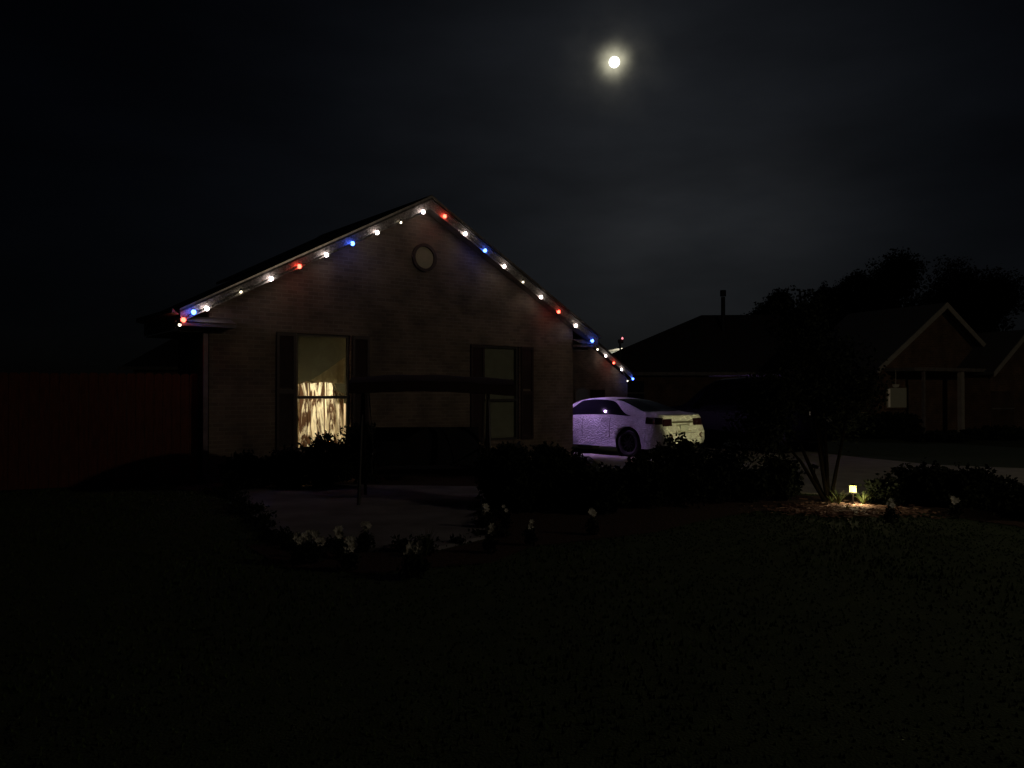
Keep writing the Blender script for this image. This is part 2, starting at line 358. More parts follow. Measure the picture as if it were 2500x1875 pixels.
# roof
b = MB()
def slab(b, sgn, xe, y0, y1, t0=.152, t1=.215):
    x1 = sgn * xe
    pr = [(0, zb(0) + t0), (x1, zb(x1) + t0), (x1, zb(x1) + t1), (0, zb(0) + t1 + .02)]
    b.prism(pr, 'y', y0, y1)
slab(b, 1, HE + .03, -.02, 5.2); slab(b, -1, HE + .03, -.02, 2.4); slab(b, -1, 2.7, 2.405, 5.2)
b.build('roof', SHINGLE, house)
MB().prism([(-.12, zb(0) + .18), (0, zb(0) + .235), (.12, zb(0) + .18), (.12, zb(0) + .195), (0, zb(0) + .255), (-.12, zb(0) + .195)], 'y', -.025, 5.2).build('ridge_cap', SHINGLE, house)
for sg in (-1, 1):
    MB().prism([(0, zb(0) - .02), (sg * HE, zb(HE) - .02), (sg * HE, zb(HE) + .15), (0, zb(0) + .15)], 'y', .03, .06).build('rake_board', RAKE, house)
    MB().prism([(0, zb(0) + .03), (sg * HE, zb(HE) + .03), (sg * HE, zb(HE) + .05), (0, zb(0) + .05)], 'y', .062, WY - .002).build('soffit', TRIM_D, house)
    # drip edge, a thin metal strip on the roof rim
    MB().prism([(0, zb(0) + .195), (sg * (HE + .03), zb(HE + .03) + .190), (sg * (HE + .03), zb(HE + .03) + .219), (0, zb(0) + .240)], 'y', -.034, -.022).build('drip_edge', mat('drip_metal', (.42, .38, .35), .3, .5, noise=3, stretch=(5, 1, 1)), house)
    # boxed eave return
    r = MB(); xo, xi = sg * HE, sg * (4.05 if sg < 0 else 4.35)
    xa, xb = sorted((xo, xi))
    r.box(xa, xb, .0, WY - .003, zb(HE) - .075, zb(HE) - .022)
    r.add([(xa, 0, zb(HE) - .0), (xb, 0, zb(HE)), (xb, WY - .003, zb(HE) + .12), (xa, WY - .003, zb(HE) + .12)], [(0, 1, 2, 3)])
    r.build('eave_return', mat('return_paint', (.22, .19, .18), .5, noise=9), house)
    yb_ = 2.4 if sg < 0 else 5.2
    MB().box(min(sg * HE, sg * (HE - .03)), max(sg * HE, sg * (HE - .03)), .36, yb_, zb(HE) - .12, zb(HE) + .14).build('eave_fascia', TRIM_D, house)
    MB().box(min(sg * W, sg * (HE - .04)), max(sg * W, sg * (HE - .04)), .36, yb_, zb(HE) - .15, zb(HE) - .13).build('eave_soffit', TRIM_D, house)
g = MB(); xg = HE + .035
g.add([(-xg, .0, 2.90), (-xg - .11, .0, 2.93), (-xg - .11, .0, 3.0), (-xg, 2.38, 2.90), (-xg - .11, 2.38, 2.93), (-xg - .11, 2.38, 3.0)], [(0, 1, 4, 3), (1, 2, 5, 4), (0, 2, 1)])
g.build('gutter', TRIM_D, house)
d = MB(); d.box(-4.52, -4.44, .27, .345, .15, 2.62); d.box(-4.52, -4.44, .12, .265, .1, .17); d.build('downspout', mat('downspout_paint', (.30, .22, .26), .5, noise=5), house)
# round gable vent
v = MB(); Mv = Matrix.Translation((.04, WY - .004, 4.45)) @ Matrix.Rotation(R(90), 4, 'X')
v.lathe([(.235, .0), (.235, .05), (.30, .05), (.30, .0)], Mv, 32); v.build('gable_vent', mat('vent_ring', (.10, .07, .06), .7, noise=9), house)
vp = bpy.context.scene.objects['gable_vent']
v = MB(); v.lathe([(0, .012), (.233, .012)], Mv, 32)
for i in range(-5, 6):
    z = 4.45 + i * .04; hw = math.sqrt(max(.22 ** 2 - (i * .04) ** 2, .001)); v.box(.04 - hw, .04 + hw, WY - .022, WY - .018, z - .006, z + .010)
v.build('vent_louver', mat('vent_paint', (.60, .56, .38), .6, noise=7, col2=(.52, .49, .33)), vp)

def window(wr, lit):
    x0, x1, z0, z1 = wr; y = WY + .06; f = .05; zr = 1.50 if lit else 1.42
    fr = MB()
    fr.box(x0 + .001, x0 + f, y, y + .05, z0 + .001, z1 - .001); fr.box(x1 - f, x1 - .001, y, y + .05, z0 + .001, z1 - .001)
    fr.box(x0 + f, x1 - f, y, y + .05, z0 + .001, z0 + f); fr.box(x0 + f, x1 - f, y, y + .05, z1 - f, z1 - .001)
    wf = fr.build('window', mat('sash_dark', (.10, .09, .08), .5, noise=5), house, 'window with bright patterned curtain behind it' if lit else 'dark window with closed pale blind')
    MB().box(x0 + f + .001, x1 - f - .001, y - .008, y + .04, zr - .03, zr + .025).build('meeting_rail', MATS['sash_dark'], wf)
    MB().add([(x0 + f, y + .02, z0 + f), (x1 - f, y + .02, z0 + f), (x1 - f, y + .02, zr - .03), (x0 + f, y + .02, zr - .03)], [(0, 1, 2, 3)]).build('glass_pane', GLASS, wf)
    MB().add([(x0 + f, y + .012, zr + .025), (x1 - f, y + .012, zr + .025), (x1 - f, y + .012, z1 - f), (x0 + f, y + .012, z1 - f)], [(0, 1, 2, 3)]).build('glass_pane', GLASS, wf)
    for sg, xs_ in ((-1, x0), (1, x1)):
        s = MB(); a0 = xs_ + sg * .03; a1 = xs_ + sg * .40; a0, a1 = min(a0, a1), max(a0, a1); ys = WY - .045
        s.box(a0, a0 + .05, ys, WY - .003, z0, z1); s.box(a1 - .05, a1, ys, WY - .003, z0, z1)
        for (c0, c1) in ((z0, z0 + .08), ((z0 + z1) / 2 - .04, (z0 + z1) / 2 + .04), (z1 - .07, z1)): s.box(a0 + .05, a1 - .05, ys, WY - .003, c0, c1)
        k = z0 + .1
        while k < z1 - .09:
            if abs(k - (z0 + z1) / 2) > .06: s.add([(a0 + .05, ys + .006, k), (a1 - .05, ys + .006, k), (a1 - .05, ys + .03, k + .05), (a0 + .05, ys + .03, k + .05)], [(0, 1, 2, 3)])
            k += .045
        s.build('shutter', SHUT, house)
    return wf
w1 = window(W1, True); w2 = window(W2, False)
bl = MB(); k = .58
while k < 2.6:
    bl.add([(1.72, WY + .13, k), (2.62, WY + .13, k), (2.62, WY + .145, k + .038), (1.72, WY + .145, k + .038)], [(0, 1, 2, 3)]); k += .036
bl.add([(1.6, WY + .15, .4), (2.75, WY + .15, .4), (2.75, WY + .15, 2.75), (1.6, WY + .15, 2.75)], [(0, 1, 2, 3)])
bl.build('blind', BLIND, w2)
# room behind the lit window
rm = MB(); x0, x1, y0, y1, z0, z1 = -3.6, -.9, WY + .2, 2.9, .1, 2.78
rm.add([(x0, y0, z0), (x1, y0, z0), (x1, y1, z0), (x0, y1, z0), (x0, y0, z1), (x1, y0, z1), (x1, y1, z1), (x0, y1, z1)], [(0, 1, 2, 3), (4, 7, 6, 5), (3, 2, 6, 7), (0, 3, 7, 4), (1, 5, 6, 2)])
rm.build('room', PLASTER, house)
cu = MB(); nx, nz_ = 90, 26
xl, xr = -2.74, -1.70
def ctop(u):
    return float(np.interp(u, [0, .08, .2, .35, .5, .62, .76, .80, .86, 1.0], [1.66, 1.74, 1.79, 1.775, 1.80, 1.80, 1.785, 1.70, 1.60, 1.53]))
for j in range(nz_ + 1):
    for i in range(nx + 1):
        u = i / nx; t = j / nz_; tp = ctop(u); z = .5 + (tp - .5) * t
        fold = .075 * math.sin(u * 34 + 2.2 * math.sin(u * 7) + .9 * (1 - t) * math.sin(u * 5)) + .022 * math.sin(u * 83 + 3 * t)
        spread = (u - .5) * (1 + .06 * (1 - t))
        cu.v.append((xl + (xr - xl) * (.5 + spread) - .0, WY + .27 + fold * (1 - .4 * t), z))
for j in range(nz_):
    for i in range(nx):
        q = j * (nx + 1) + i; cu.f.append((q, q + 1, q + nx + 2, q + nx + 1))
cu.build('curtain', CURT, w1, smooth=True)
# gathered valance roll along the curtain's top
vr = MB(); pts = [(xl + (xr - xl) * u, WY + .20 + .012 * math.sin(u * 60), ctop(u) + .01) for u in np.linspace(0, .99, 46)]
vr.tube(pts, [.016 + .008 * math.sin(i * 1.3) for i in range(46)], 7); vr.build('curtain_trim', mat('trim_cloth', (.85, .76, .55), .9, noise=30, col2=(.4, .3, .2)), w1)
MB().add([(x0 + .7, WY + .40, 1.76), (-1.90, WY + .40, 1.76), (-1.86, WY + .40, 1.40), (-1.5, WY + .40, 1.36), (-1.5, WY + .40, 2.76), (x0 + .7, WY + .40, 2.76)], [(0, 1, 2, 3, 4, 5)]).build('roller_shade', SHADE, w1)
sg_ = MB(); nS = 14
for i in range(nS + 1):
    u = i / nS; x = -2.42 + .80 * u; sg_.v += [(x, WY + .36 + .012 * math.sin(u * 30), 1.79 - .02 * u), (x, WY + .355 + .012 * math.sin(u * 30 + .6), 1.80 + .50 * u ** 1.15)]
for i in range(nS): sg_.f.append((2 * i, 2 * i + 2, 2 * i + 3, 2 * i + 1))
sg_.build('lit_patch', cloth('lit_patch_cloth', (.50, .48, .33), (.42, .40, .27), .05, 5, (1, 1, 1)), w1)  # added pale cloth, shaped and coloured as slanted room light on the shade
light('room_light', 'POINT', 112, (1.0, .86, .62), (-1.95, 1.55, 1.55), house, .12)

# ------------------------------------------------------------ string lights
def bulb_string(name, label, pts, group='patriotic light strings on the eaves', rad=.041, sag=.02):
    t = thing(name, label, 'string lights', pts[0][0], 0, group); o0 = Vector(pts[0][0])
    wire = MB(); path = []
    for i in range(len(pts)):
        p = Vector(pts[i][0]) - o0 + Vector((0, 0, .018)); path.append(p)
        if i < len(pts) - 1:
            q = Vector(pts[i + 1][0]) - o0 + Vector((0, 0, .018))
            for k in (.2, .4, .6, .8): path.append(p.lerp(q, k) + Vector((random.uniform(-.006, .006), random.uniform(-.006, .006), -sag * 4 * k * (1 - k) + random.uniform(-.008, .008))))
    wire.tube([p + Vector((0, 0, .009 * math.sin(i * 1.9))) for i, p in enumerate(path)], .014, 6)
    path2 = [p + Vector((0, -.012, -.012 * math.sin(i * 1.9))) for i, p in enumerate(path)]; wire.tube(path2, .009, 5)
    wire.build('wire', WIRE, t)
    names = {'w': 'white bulb', 'W': 'dim warm bulb', 'r': 'red bulb', 'b': 'blue bulb'}
    import bmesh
    for p, c in pts:
        p = Vector(p) - o0; rr = rad * (.6 if c == 'W' else 1)
        so = MB(); so.lathe([(0, .062), (.018, .062), (.018, .03), (0, .03)], Matrix.Translation(p), 10)
        so.build('socket', DARKMETAL, t)
        bm = bmesh.new(); bmesh.ops.create_icosphere(bm, subdivisions=2, radius=rr)
        for v_ in bm.verts:
            if v_.co.z > 0: v_.co.z *= 1.15; v_.co.x *= .95
        me = bpy.data.meshes.new('bulb'); bm.to_mesh(me); bm.free(); me.materials.append(BULB[c]); me.polygons.foreach_set('use_smooth', [True] * len(me.polygons))
        ob = bpy.data.objects.new('bulb', me); C.objects.link(ob); ob.parent = t; ob.location = p; ob['label'] = names[c]
    return t
def onrake(sx, sy):
    """point of the rake plane (local y = -.035) seen at this place of the photograph"""
    d = Vector(((sx - CX) / F, 1, (HY - sy) / F)); n = Vector((-math.sin(TH), math.cos(TH), 0)); o = O + n * -.03
    k = (o - Vector((0, 0, 1.6))).dot(n) / d.dot(n); return Vector((0, 0, 1.6)) + d * k
Lr = [((504, 753), 'w'), ((587, 712), 'W'), ((661, 680), 'w'), ((730, 650), 'r'), ((796, 621.5), 'w'), ((860, 594), 'b'), ((920, 567), 'w'), ((978, 542), 'W'), ((1033, 516.5), 'w')]
Rr = [((1085.5, 527), 'r'), ((1136, 570), 'w'), ((1184, 611), 'b'), ((1231, 650), 'w'), ((1277, 688), 'W'), ((1321, 725), 'w'), ((1364, 761), 'r'), ((1406, 795), 'w'), ((1446, 832), 'b')]
cl = HM @ Vector((-HE - .14, .02, 2.86)); c2 = HM @ Vector((-HE - .20, .0, 2.78))
bulb_string('string_lights', 'string of light bulbs up the left slope of the lit gable', [(P(438, 793, 12.78), 'W'), (P(447, 781, 12.8), 'r'), (P(472, 762, 12.9), 'b')] + [(onrake(*p), c) for p, c in Lr])
bulb_string('string_lights', 'string of light bulbs down the right slope of the lit gable', [(onrake(*p), c) for p, c in Rr] + [(onrake(1459, 853), 'W')])
sd = []
for i in range(8):
    sd.append((HM @ Vector((HE + .05, .5 + i * .6, 2.8)), 'wrwb'[i % 4]))
bulb_string('string_lights', 'string of light bulbs along the driveway side eave of the brick house', sd)

# security floodlight on the driveway side wall; it lights the parked cars
fl = thing('floodlight', 'small floodlight on the side wall under the driveway eave', 'floodlight', HM @ Vector((W + .02, 1.3, 2.25)), TH)
MB().box(0, .03, -.05, .05, -.05, .05).build('mount', GREYMET, fl)
MB().lathe([(.02, -.06), (.06, .0), (.065, .08), (.05, .085)], Matrix.Translation((.09, 0, -.02)) @ Matrix.Rotation(R(120), 4, 'Y'), 16).build('lamp_head', GREYMET, fl)
MB().lathe([(.0, .06), (.022, .06)], Matrix.Translation((.09, 0, -.02)) @ Matrix.Rotation(R(120), 4, 'Y'), 16).build('lens', emis('flood_lens', (.72, .5, 1.0), 4), fl)

# ------------------------------------------------------------ garage wing behind (second gable with lights)
gw_o = P(1330, 957, 31.0); gw_o.z = 0
GA = R(39.1)
garage = thing('garage_wing', 'farther brick wing with gable light string beyond the sedan', 'house', gw_o, GA)
# its rake runs down to the right through the photo's second row of bulbs
GMi = (Matrix.Translation(gw_o) @ Matrix.Rotation(GA, 4, 'Z')).inverted()
def onwing(sx, sy, off=-.03):
    d = Vector(((sx - CX) / F, 1, (HY - sy) / F)); n = Vector((-math.sin(GA), math.cos(GA), 0)); o = gw_o + n * off
    k = (o - Vector((0, 0, 1.6))).dot(n) / d.dot(n); return Vector((0, 0, 1.6)) + d * k
pa = GMi @ onwing(1459, 850); pb = GMi @ onwing(1545, 925)
sl = (pb.z - pa.z) / (pb.x - pa.x)
xe = pb.x + .05; ze = pb.z - .0; hw_ = 3.6; xc = xe - hw_; zc = ze - sl * hw_
xw = (GMi @ onwing(1532, 957, .35)).x
b = MB(); wl = 2 * xc - xw
b.add([(wl, .35, 0), (xw, .35, 0), (xw, .35, zc + sl * (xw - xc) + .03), (xc, .35, zc + .03), (wl, .35, zc + sl * (xw - xc) + .03)], [(0, 1, 2, 3, 4)])
b.add([(xw, .35, 0), (xw, 8, 0), (xw, 8, zc + sl * (xw - xc)), (xw, .35, zc + sl * (xw - xc))], [(0, 1, 2, 3)])
b.build('wall', BRICK, garage)
b = MB()
for sg in (1, -1):
    b.prism([(xc, zc + .2), (xc + sg * hw_, ze + .2), (xc + sg * hw_, ze + .3), (xc, zc + .31)], 'y', 0, 8.3)
b.build('roof', SHINGLE, garage)
for sg in (1, -1):
    MB().prism([(xc, zc), (xc + sg * hw_, ze), (xc + sg * hw_, ze + .198), (xc, zc + .198)], 'y', .03, .06).build('rake_board', TRIM, garage)
# arched pale window
xa0 = (GMi @ onwing(1404, 957, .33)).x; xa1 = (GMi @ onwing(1436, 957, .33)).x
za0 = 1.0; zt0 = (onwing(1420, 948, .33)).z; rr = (xa1 - xa0) / 2; xm = (xa0 + xa1) / 2
arc = [(xa0, za0)] + [(xm - rr * math.cos(t), zt0 - rr * .5 + rr * .5 * math.sin(t)) for t in np.linspace(0, math.pi, 12)] + [(xa1, za0)]
wg = MB().prism(arc, 'y', .30, .335).build('window', mat('pale_pane', (.40, .42, .44), .3, noise=2, col2=(.25, .27, .29)), garage)
arc2 = [(xm + (p[0] - xm) * 1.13, p[1] + (.06 if p[1] > za0 else -.06)) for p in arc]
fr = MB(); n = len(arc)
fr.add([(p[0], .29, p[1]) for p in arc] + [(p[0], .29, p[1]) for p in arc2], [(i, i + 1, n + i + 1, n + i) for i in range(n - 1)]); fr.build('window_frame', TRIM_D, wg)
MB().box(xa1 + .15, xa1 + 1.0, .30, .345, .9, zt0 - .05).build('shutter', SHUT, garage)
wb = [((1479, 869), 'w'), ((1498.5, 886), 'r'), ((1517.5, 902), 'w'), ((1532, 930), 'W'), ((1545, 925), 'b')]
bulb_string('string_lights', 'short string of small bulbs down the farther roof edge above the sedan', [(onwing(*p), c) for p, c in wb], rad=.05)

# ------------------------------------------------------------ canopy swing on the patio
sw = thing('canopy_swing', 'dark garden swing bench with flat canopy in front of the house window', 'garden swing', P(1040, 957, 11.3) - Vector((0, 0, 1.565)), R(6))
fr_ = mat('swing_frame', (.022, .016, .013), .5, noise=10)
for sx_ in (-.92, .92):
    MB().tube([(sx_, -.55, 0), (sx_ * .99, -.03, 1.62), (sx_ * .99, 0, 1.70)], .024).build('leg', fr_, sw)
    MB().tube([(sx_, .55, 0), (sx_ * .99, .03, 1.62), (sx_ * .99, 0, 1.70)], .024).build('leg', fr_, sw)
MB().tube([(-.93, 0, 1.70), (.93, 0, 1.70)], .022).build('top_bar', fr_, sw)
cn = MB(); nxx, nyy = 20, 8
for sd_ in (0, 1):
    for j in range(nyy + 1):
        for i in range(nxx + 1):
            x = -1.05 + 2.3 * i / nxx; y = -.62 + 1.24 * j / nyy
            z = 1.775 - .10 * (abs(y) / .62) ** 2 + .045 * math.cos((x + .1) * 1.5) + .006 * math.sin(x * 9 + y * 5) - sd_ * .02
            cn.v.append((x, y, z))
m_ = (nxx + 1) * (nyy + 1)
for j in range(nyy):
    for i in range(nxx):
        q = j * (nxx + 1) + i; cn.f += [(q, q + 1, q + nxx + 2, q + nxx + 1), (m_ + q, m_ + q + nxx + 1, m_ + q + nxx + 2, m_ + q + 1)]
cnp = cn.build('canopy', SWFAB, sw, smooth=True)
va = MB()
def rim(i, n):
    t = i / n * 4
    if t < 1: return (-1.05 + 2.3 * t, -.63)
    if t < 2: return (1.26, -.63 + 1.26 * (t - 1))
    if t < 3: return (1.25 - 2.3 * (t - 2), .63)
    return (-1.06, .63 - 1.26 * (t - 3))
n = 96
for i in range(n + 1):
    x, y = rim(i % n, n); zt = 1.775 - .10 * (abs(y) / .62) ** 2 + .045 * math.cos((x + .1) * 1.5)
    va.v += [(x, y, zt), (x * 1.005, y * 1.01, zt - .13 - .015 * abs(math.sin(i * .5)))]
for i in range(n): va.f.append((2 * i, 2 * i + 1, 2 * i + 3, 2 * i + 2))
va.build('valance', SWFAB, cnp)
def cushion(b, x0, x1, p0, p1, th):
    """padded strip between yz points p0, p1"""
    n1, n2 = 24, 6; o = len(b.v); d = Vector((0, p1[0] - p0[0], p1[1] - p0[1])); nrm = Vector((0, -d.z, d.y)).normalized()
    for s_ in (-1, 1):
        for j in range(n2 + 1):
            for i in range(n1 + 1):
                u = i / n1; v_ = j / n2; e = (math.sin(math.pi * u) ** .25) * (math.sin(math.pi * v_) ** .35) * (.75 + .25 * abs(math.sin(u * math.pi * 4)))
                b.v.append(tuple(Vector((x0 + (x1 - x0) * u, p0[0], p0[1])) + d * v_ + nrm * s_ * th * (e + .02)))
        for j in range(n2):
            for i in range(n1):
                q = o + (0 if s_ < 0 else (n1 + 1) * (n2 + 1)) + j * (n1 + 1) + i; b.f.append((q, q + 1, q + n1 + 2, q + n1 + 1))
    return b
cushion(MB(), -.72, .76, (-.28, .46), (.25, .42), .06).build('seat', SWDARK, sw, smooth=True)
cushion(MB(), -.76, .80, (.24, .40), (.42, 1.03), .06).build('backrest', SWDARK, sw, smooth=True)
for sx_ in (-.76, .80):
    MB().tube([(sx_, -.28, .40), (sx_, -.26, .66), (sx_, .30, .70), (sx_, .24, .40), (sx_, -.28, .40)], .016).build('armrest', fr_, sw)
    MB().tube([(sx_, .0, .68), (sx_ * 1.1, 0, 1.70)], .007, 6).build('hanger_rod', fr_, sw)
MB().box(-.70, .74, -.27, .24, .36, .385).build('seat_frame', fr_, sw)

# ------------------------------------------------------------ cars
def lerp_tab(x, tab): return float(np.interp(x, [t[0] for t in tab], [t[1] for t in tab]))
def smooth_tab(tab, L_, k=.09):
    xs = np.arange(-.3, L_ + .3, .02); v = np.interp(xs, [t[0] for t in tab], [t[1] for t in tab]); n = max(1, int(k / .02))
    ker = np.ones(2 * n + 1) / (2 * n + 1); vp = np.pad(v, n, mode='edge'); v = np.convolve(vp, ker, 'valid')
    return lambda x: float(np.interp(x, xs, v))
class Car:
    def __init__(s, L_, W_, belt, roof, wheels, rt, arch, sill, lean, tap0, tap1, tap2, tap3):
        s.L, s.W = L_, W_; s.belt = smooth_tab(belt, L_); s.roof = smooth_tab(roof, L_, .12); s.wh = wheels; s.rt = rt; s.arch = arch; s.sill = sill; s.lean = lean; s.tp = (tap0, tap1, tap2, tap3)
    def wscale(s, x):
        e = .45
        if x < e: t = x / e; return .86 + .14 * math.sqrt(max(0, 1 - (1 - t) ** 2))
        if x > s.L - .7: t = (s.L - x) / .7; return .78 + .22 * math.sqrt(max(0, 1 - (1 - t) ** 2))
        return 1.0
    def bottom(s, x):
        z = s.sill + (.10 if x < .4 else 0) * (1 - x / .4 if x < .4 else 0)
        for xw in s.wh:
            dx = x - xw
            if abs(dx) < s.arch: z = max(z, s.rt + math.sqrt(s.arch ** 2 - dx ** 2) * 1.0)
        return z
    def sect(s, x):
        b_ = s.belt(x); r_ = max(s.roof(x), b_ + .012); g_ = r_ - b_; z0 = s.bottom(x); H_ = s.W / 2
        w_ = s.wscale(x)
        sm = lambda a_, c_, t: max(0, min(1, (t - a_) / (c_ - a_))) ** 1
        tap = min(sm(s.tp[0], s.tp[1], x), 1 - sm(s.tp[2], s.tp[3], x)); tap = tap * tap * (3 - 2 * tap)
        z1 = max(.42, z0 + .02); z2 = max(.62, z1 + .02); z3 = max(b_ - .17, z2 + .01); z4 = b_ - .04
        zt = b_ + (g_ * .86) * (tap) + .008
        pts = [(H_ * .95, z0), (H_ * .985, z1), (H_, z2), (H_ * .985, z3), (H_ * .955, z4), (H_ * .92, b_),
               (H_ * .92 - s.lean * (zt - b_), zt), (H_ * .90 - s.lean * g_ * .93 - .02, b_ + g_ * .94 + .004), (H_ * .55 - s.lean * g_ * .4, r_ - .012), (0, r_)]
        return [(p[0] * w_, p[1]) for p in pts]
    def xin(s, x, z):
        """body ends lean: lid is set in from the bumper"""
        e = .5
        if x < e: x = x + (1 - x / e) * lerp_tab(z, s.rear)
        if x > s.L - e: x = x - (1 - (s.L - x) / e) * lerp_tab(z, s.front)
        return x
    rear = [(.2, .10), (.35, .02), (.55, .0), (.68, .06), (.8, .10), (1.1, .13)]
    front = [(.2, .1), (.4, .0), (.6, .04), (.9, .25)]
    def pt(s, x, t, side, off=0.0):
        p = s.sect(x); i = int(min(t, 8.9999)); f_ = t - i; y = p[i][0] + (p[i + 1][0] - p[i][0]) * f_; z = p[i][1] + (p[i + 1][1] - p[i][1]) * f_
        return Vector((s.xin(x, z), side * y, z))
    def patch(s, b, x0, x1, t0, t1, side, nx=24, nt=6, off=.006, top=None):
        o = len(b.v)
        for i in range(nx + 1):
            x = x0 + (x1 - x0) * i / nx
            for j in range(nt + 1):
                t = t0 + (t1 - t0) * j / nt
                p = s.pt(x, t, side); px = s.pt(x + .01, t, side) - p; e_ = .02
                pt_ = s.pt(x, min(t + e_, 9), side) - s.pt(x, max(t - e_, 0), side)
                nr = px.cross(pt_); nr = nr.normalized() if nr.length > 0 else Vector((0, 0, 1))
                if nr.dot(Vector((0, side * 1.0, .6))) < 0: nr = -nr
                b.v.append(tuple(p + nr * off))
        for i in range(nx):
            for j in range(nt): q = o + i * (nt + 1) + j; b.f.append((q, q + 1, q + nt + 2, q + nt + 1))
        return b
    def body(s, b):
        xs = sorted(set([0, .03, .08, .15, .25, .35, s.L, s.L - .03, s.L - .1, s.L - .2, s.L - .35] + list(np.arange(.45, s.L - .4, .06)) + [xw + s.arch * math.sin(a_) for xw in s.wh for a_ in np.linspace(-math.pi / 2, math.pi / 2, 19)]))
        rows = []
        for x in xs:
            p = s.sect(x); rows.append([(s.xin(x, z), y, z) for y, z in p] + [(s.xin(x, z), -y, z) for y, z in reversed(p[:-1])])
        m = len(rows[0]); o = len(b.v)
        for r_ in rows: b.v += r_
        for i in range(len(rows) - 1):
            for j in range(m - 1): b.f.append((o + i * m + j, o + i * m + j + 1, o + (i + 1) * m + j + 1, o + (i + 1) * m + j))
        for ri in (0, len(rows) - 1):
            q = o + ri * m; k = m // 2
            for j in range(k): 
                a1, a2, c1, c2_ = q + j, q + j + 1, q + m - 1 - j, q + m - 2 - j
                b.f.append((a1, a2, c2_, c1) if a2 != c2_ else (a1, a2, c1))
        return b
    def rearpatch(s, b, y0, y1, z0, z1, off=.008, n=8):
        o = len(b.v); p = s.sect(0.0); zs_ = [q[1] for q in p]; ys_ = [q[0] for q in p]
        for j in range(n + 1):
            z = z0 + (z1 - z0) * j / n; hw = float(np.interp(z, zs_, ys_))
            for i in range(n + 1):
                y = y0 + (y1 - y0) * i / n; y = max(-hw, min(hw, y)); b.v.append((s.xin(0, z) - off, y, z))
        for j in range(n):
            for i in range(n): q = o + j * (n + 1) + i; b.f.append((q, q + 1, q + n + 2, q + n + 1))
        return b
def wheel(parent, x, y, r, wd, side, rmat, spokes=10):
    M = Matrix.Translation((x, y, r)) @ Matrix.Rotation(R(-90 * side), 4, 'X')   # local +z points outward
    t = MB().lathe([(r * .68, -wd / 2), (r * .93, -wd / 2), (r, -wd / 2 + .03), (r, wd / 2 - .03), (r * .95, wd / 2), (r * .70, wd / 2 - .004), (r * .68, wd / 2 - .02), (r * .68, -wd / 2)], M, 36).build('wheel', BLACK, parent, smooth=True)
    rm = MB(); rm.lathe([(r * .70, wd / 2 - .012), (r * .65, wd / 2 - .010), (r * .63, wd / 2 - .03), (r * .62, -.02), (0, -.02)], M, 36)
    for k in range(spokes):
        A = M @ Matrix.Rotation(2 * math.pi * k / spokes, 4, 'Z'); rm.box(.03, r * .66, -.016, .016, wd / 2 - .05, wd / 2 - .018, A)
    rm.lathe([(0, wd / 2 - .01), (.05, wd / 2 - .012), (.06, wd / 2 - .05)], M, 16); rm.build('rim', rmat, t)
def dress(car, root, paint, glass_side, rear_glass, wind, tail, plate_z, wheels_w, doors, mirror, lid):
    TINT = MATS['tinted_glass'] if paint is PAINT else TINT_D
    bd = car.body(MB()).build('body', paint, root, smooth=True, fix=True)
    for s_ in (1, -1):
        # wheel wells and floor
        H_ = car.W / 2
        for xw in car.wh:
            u = MB(); u.lathe([(car.arch + .02, 0), (car.arch + .02, .30), (0, .30)], Matrix.Translation((xw, s_ * (H_ * .93), car.rt)) @ Matrix.Rotation(R(90 * s_), 4, 'X'), 28)
            u.build('wheel_arch_liner', UNDER, root)
        for xw in car.wh: wheel(root, xw, s_ * (H_ - wheels_w / 2 - .035), car.rt, wheels_w, s_, RIM_S if paint is PAINT else RIM_D)
        for (a0, a1) in glass_side: car.patch(MB(), a0, a1, 5.12, 6.0, s_, 30, 5, .008).build('side_window', TINT, root, smooth=True)
        for xd in doors: car.patch(MB(), xd, xd + .012, 1.2, 4.9, s_, 1, 14, .002).build('door_seam', UNDER, root)
        for xd in doors[:-1]:
            h = MB(); p = car.pt(xd + .20, 4.0, s_); h.box(p.x - .10, p.x + .10, min(p.y, p.y + s_ * .035), max(p.y, p.y + s_ * .035), p.z - .075, p.z - .045); h.build('door_handle', paint, root)
        tl = MB(); car.patch(tl, .0, tail[0], tail[3], tail[4], s_, 10, 5, .008); car.rearpatch(tl, s_ * H_, s_ * tail[1], tail[2], tail[2] + .17, .008); tl.build('tail_light', REDL, root, smooth=True)
        mi = MB(); p = car.pt(mirror, 5.0, s_); M = Matrix.Translation((p.x, p.y + s_ * .10, p.z + .06)) @ Matrix.Diagonal((.07, .11, .07, 1))
        mi.lathe([(0, -1), (.6, -.8), (.95, -.3), (1, 0), (.9, .5), (.5, .9), (0, 1)], M, 14); mi.build('mirror', paint, root, smooth=True)
        hl = MB(); car.patch(hl, car.L - .45, car.L - .03, 3.0, 4.3, s_, 8, 4, .008); hl.build('headlight', mat('lamp_lens', (.5, .5, .5), .1, noise=5), root)
    g_ = MB(); 
    for s_ in (1, -1): car.patch(g_, rear_glass[0], rear_glass[1], 7.15, 9, s_, 22, 8, .010)
    g_.build('rear_window', TINT, root, smooth=True)
    g_ = MB(); 
    for s_ in (1, -1): car.patch(g_, wind[0], wind[1], 7.15, 9, s_, 22, 8, .010)
    g_.build('windshield', TINT, root, smooth=True)
    pl = MB(); x_ = car.xin(0, plate_z); pl.box(x_ - .03, x_ + .08, -.155, .155, plate_z - .08, plate_z + .08); pl.build('licence_plate', PLATE, root)
    MB().box(car.wh[0] - .9, car.wh[1] + .5, -car.W / 2 + .2, car.W / 2 - .2, car.sill - .03, .55).build('underbody', UNDER, root)
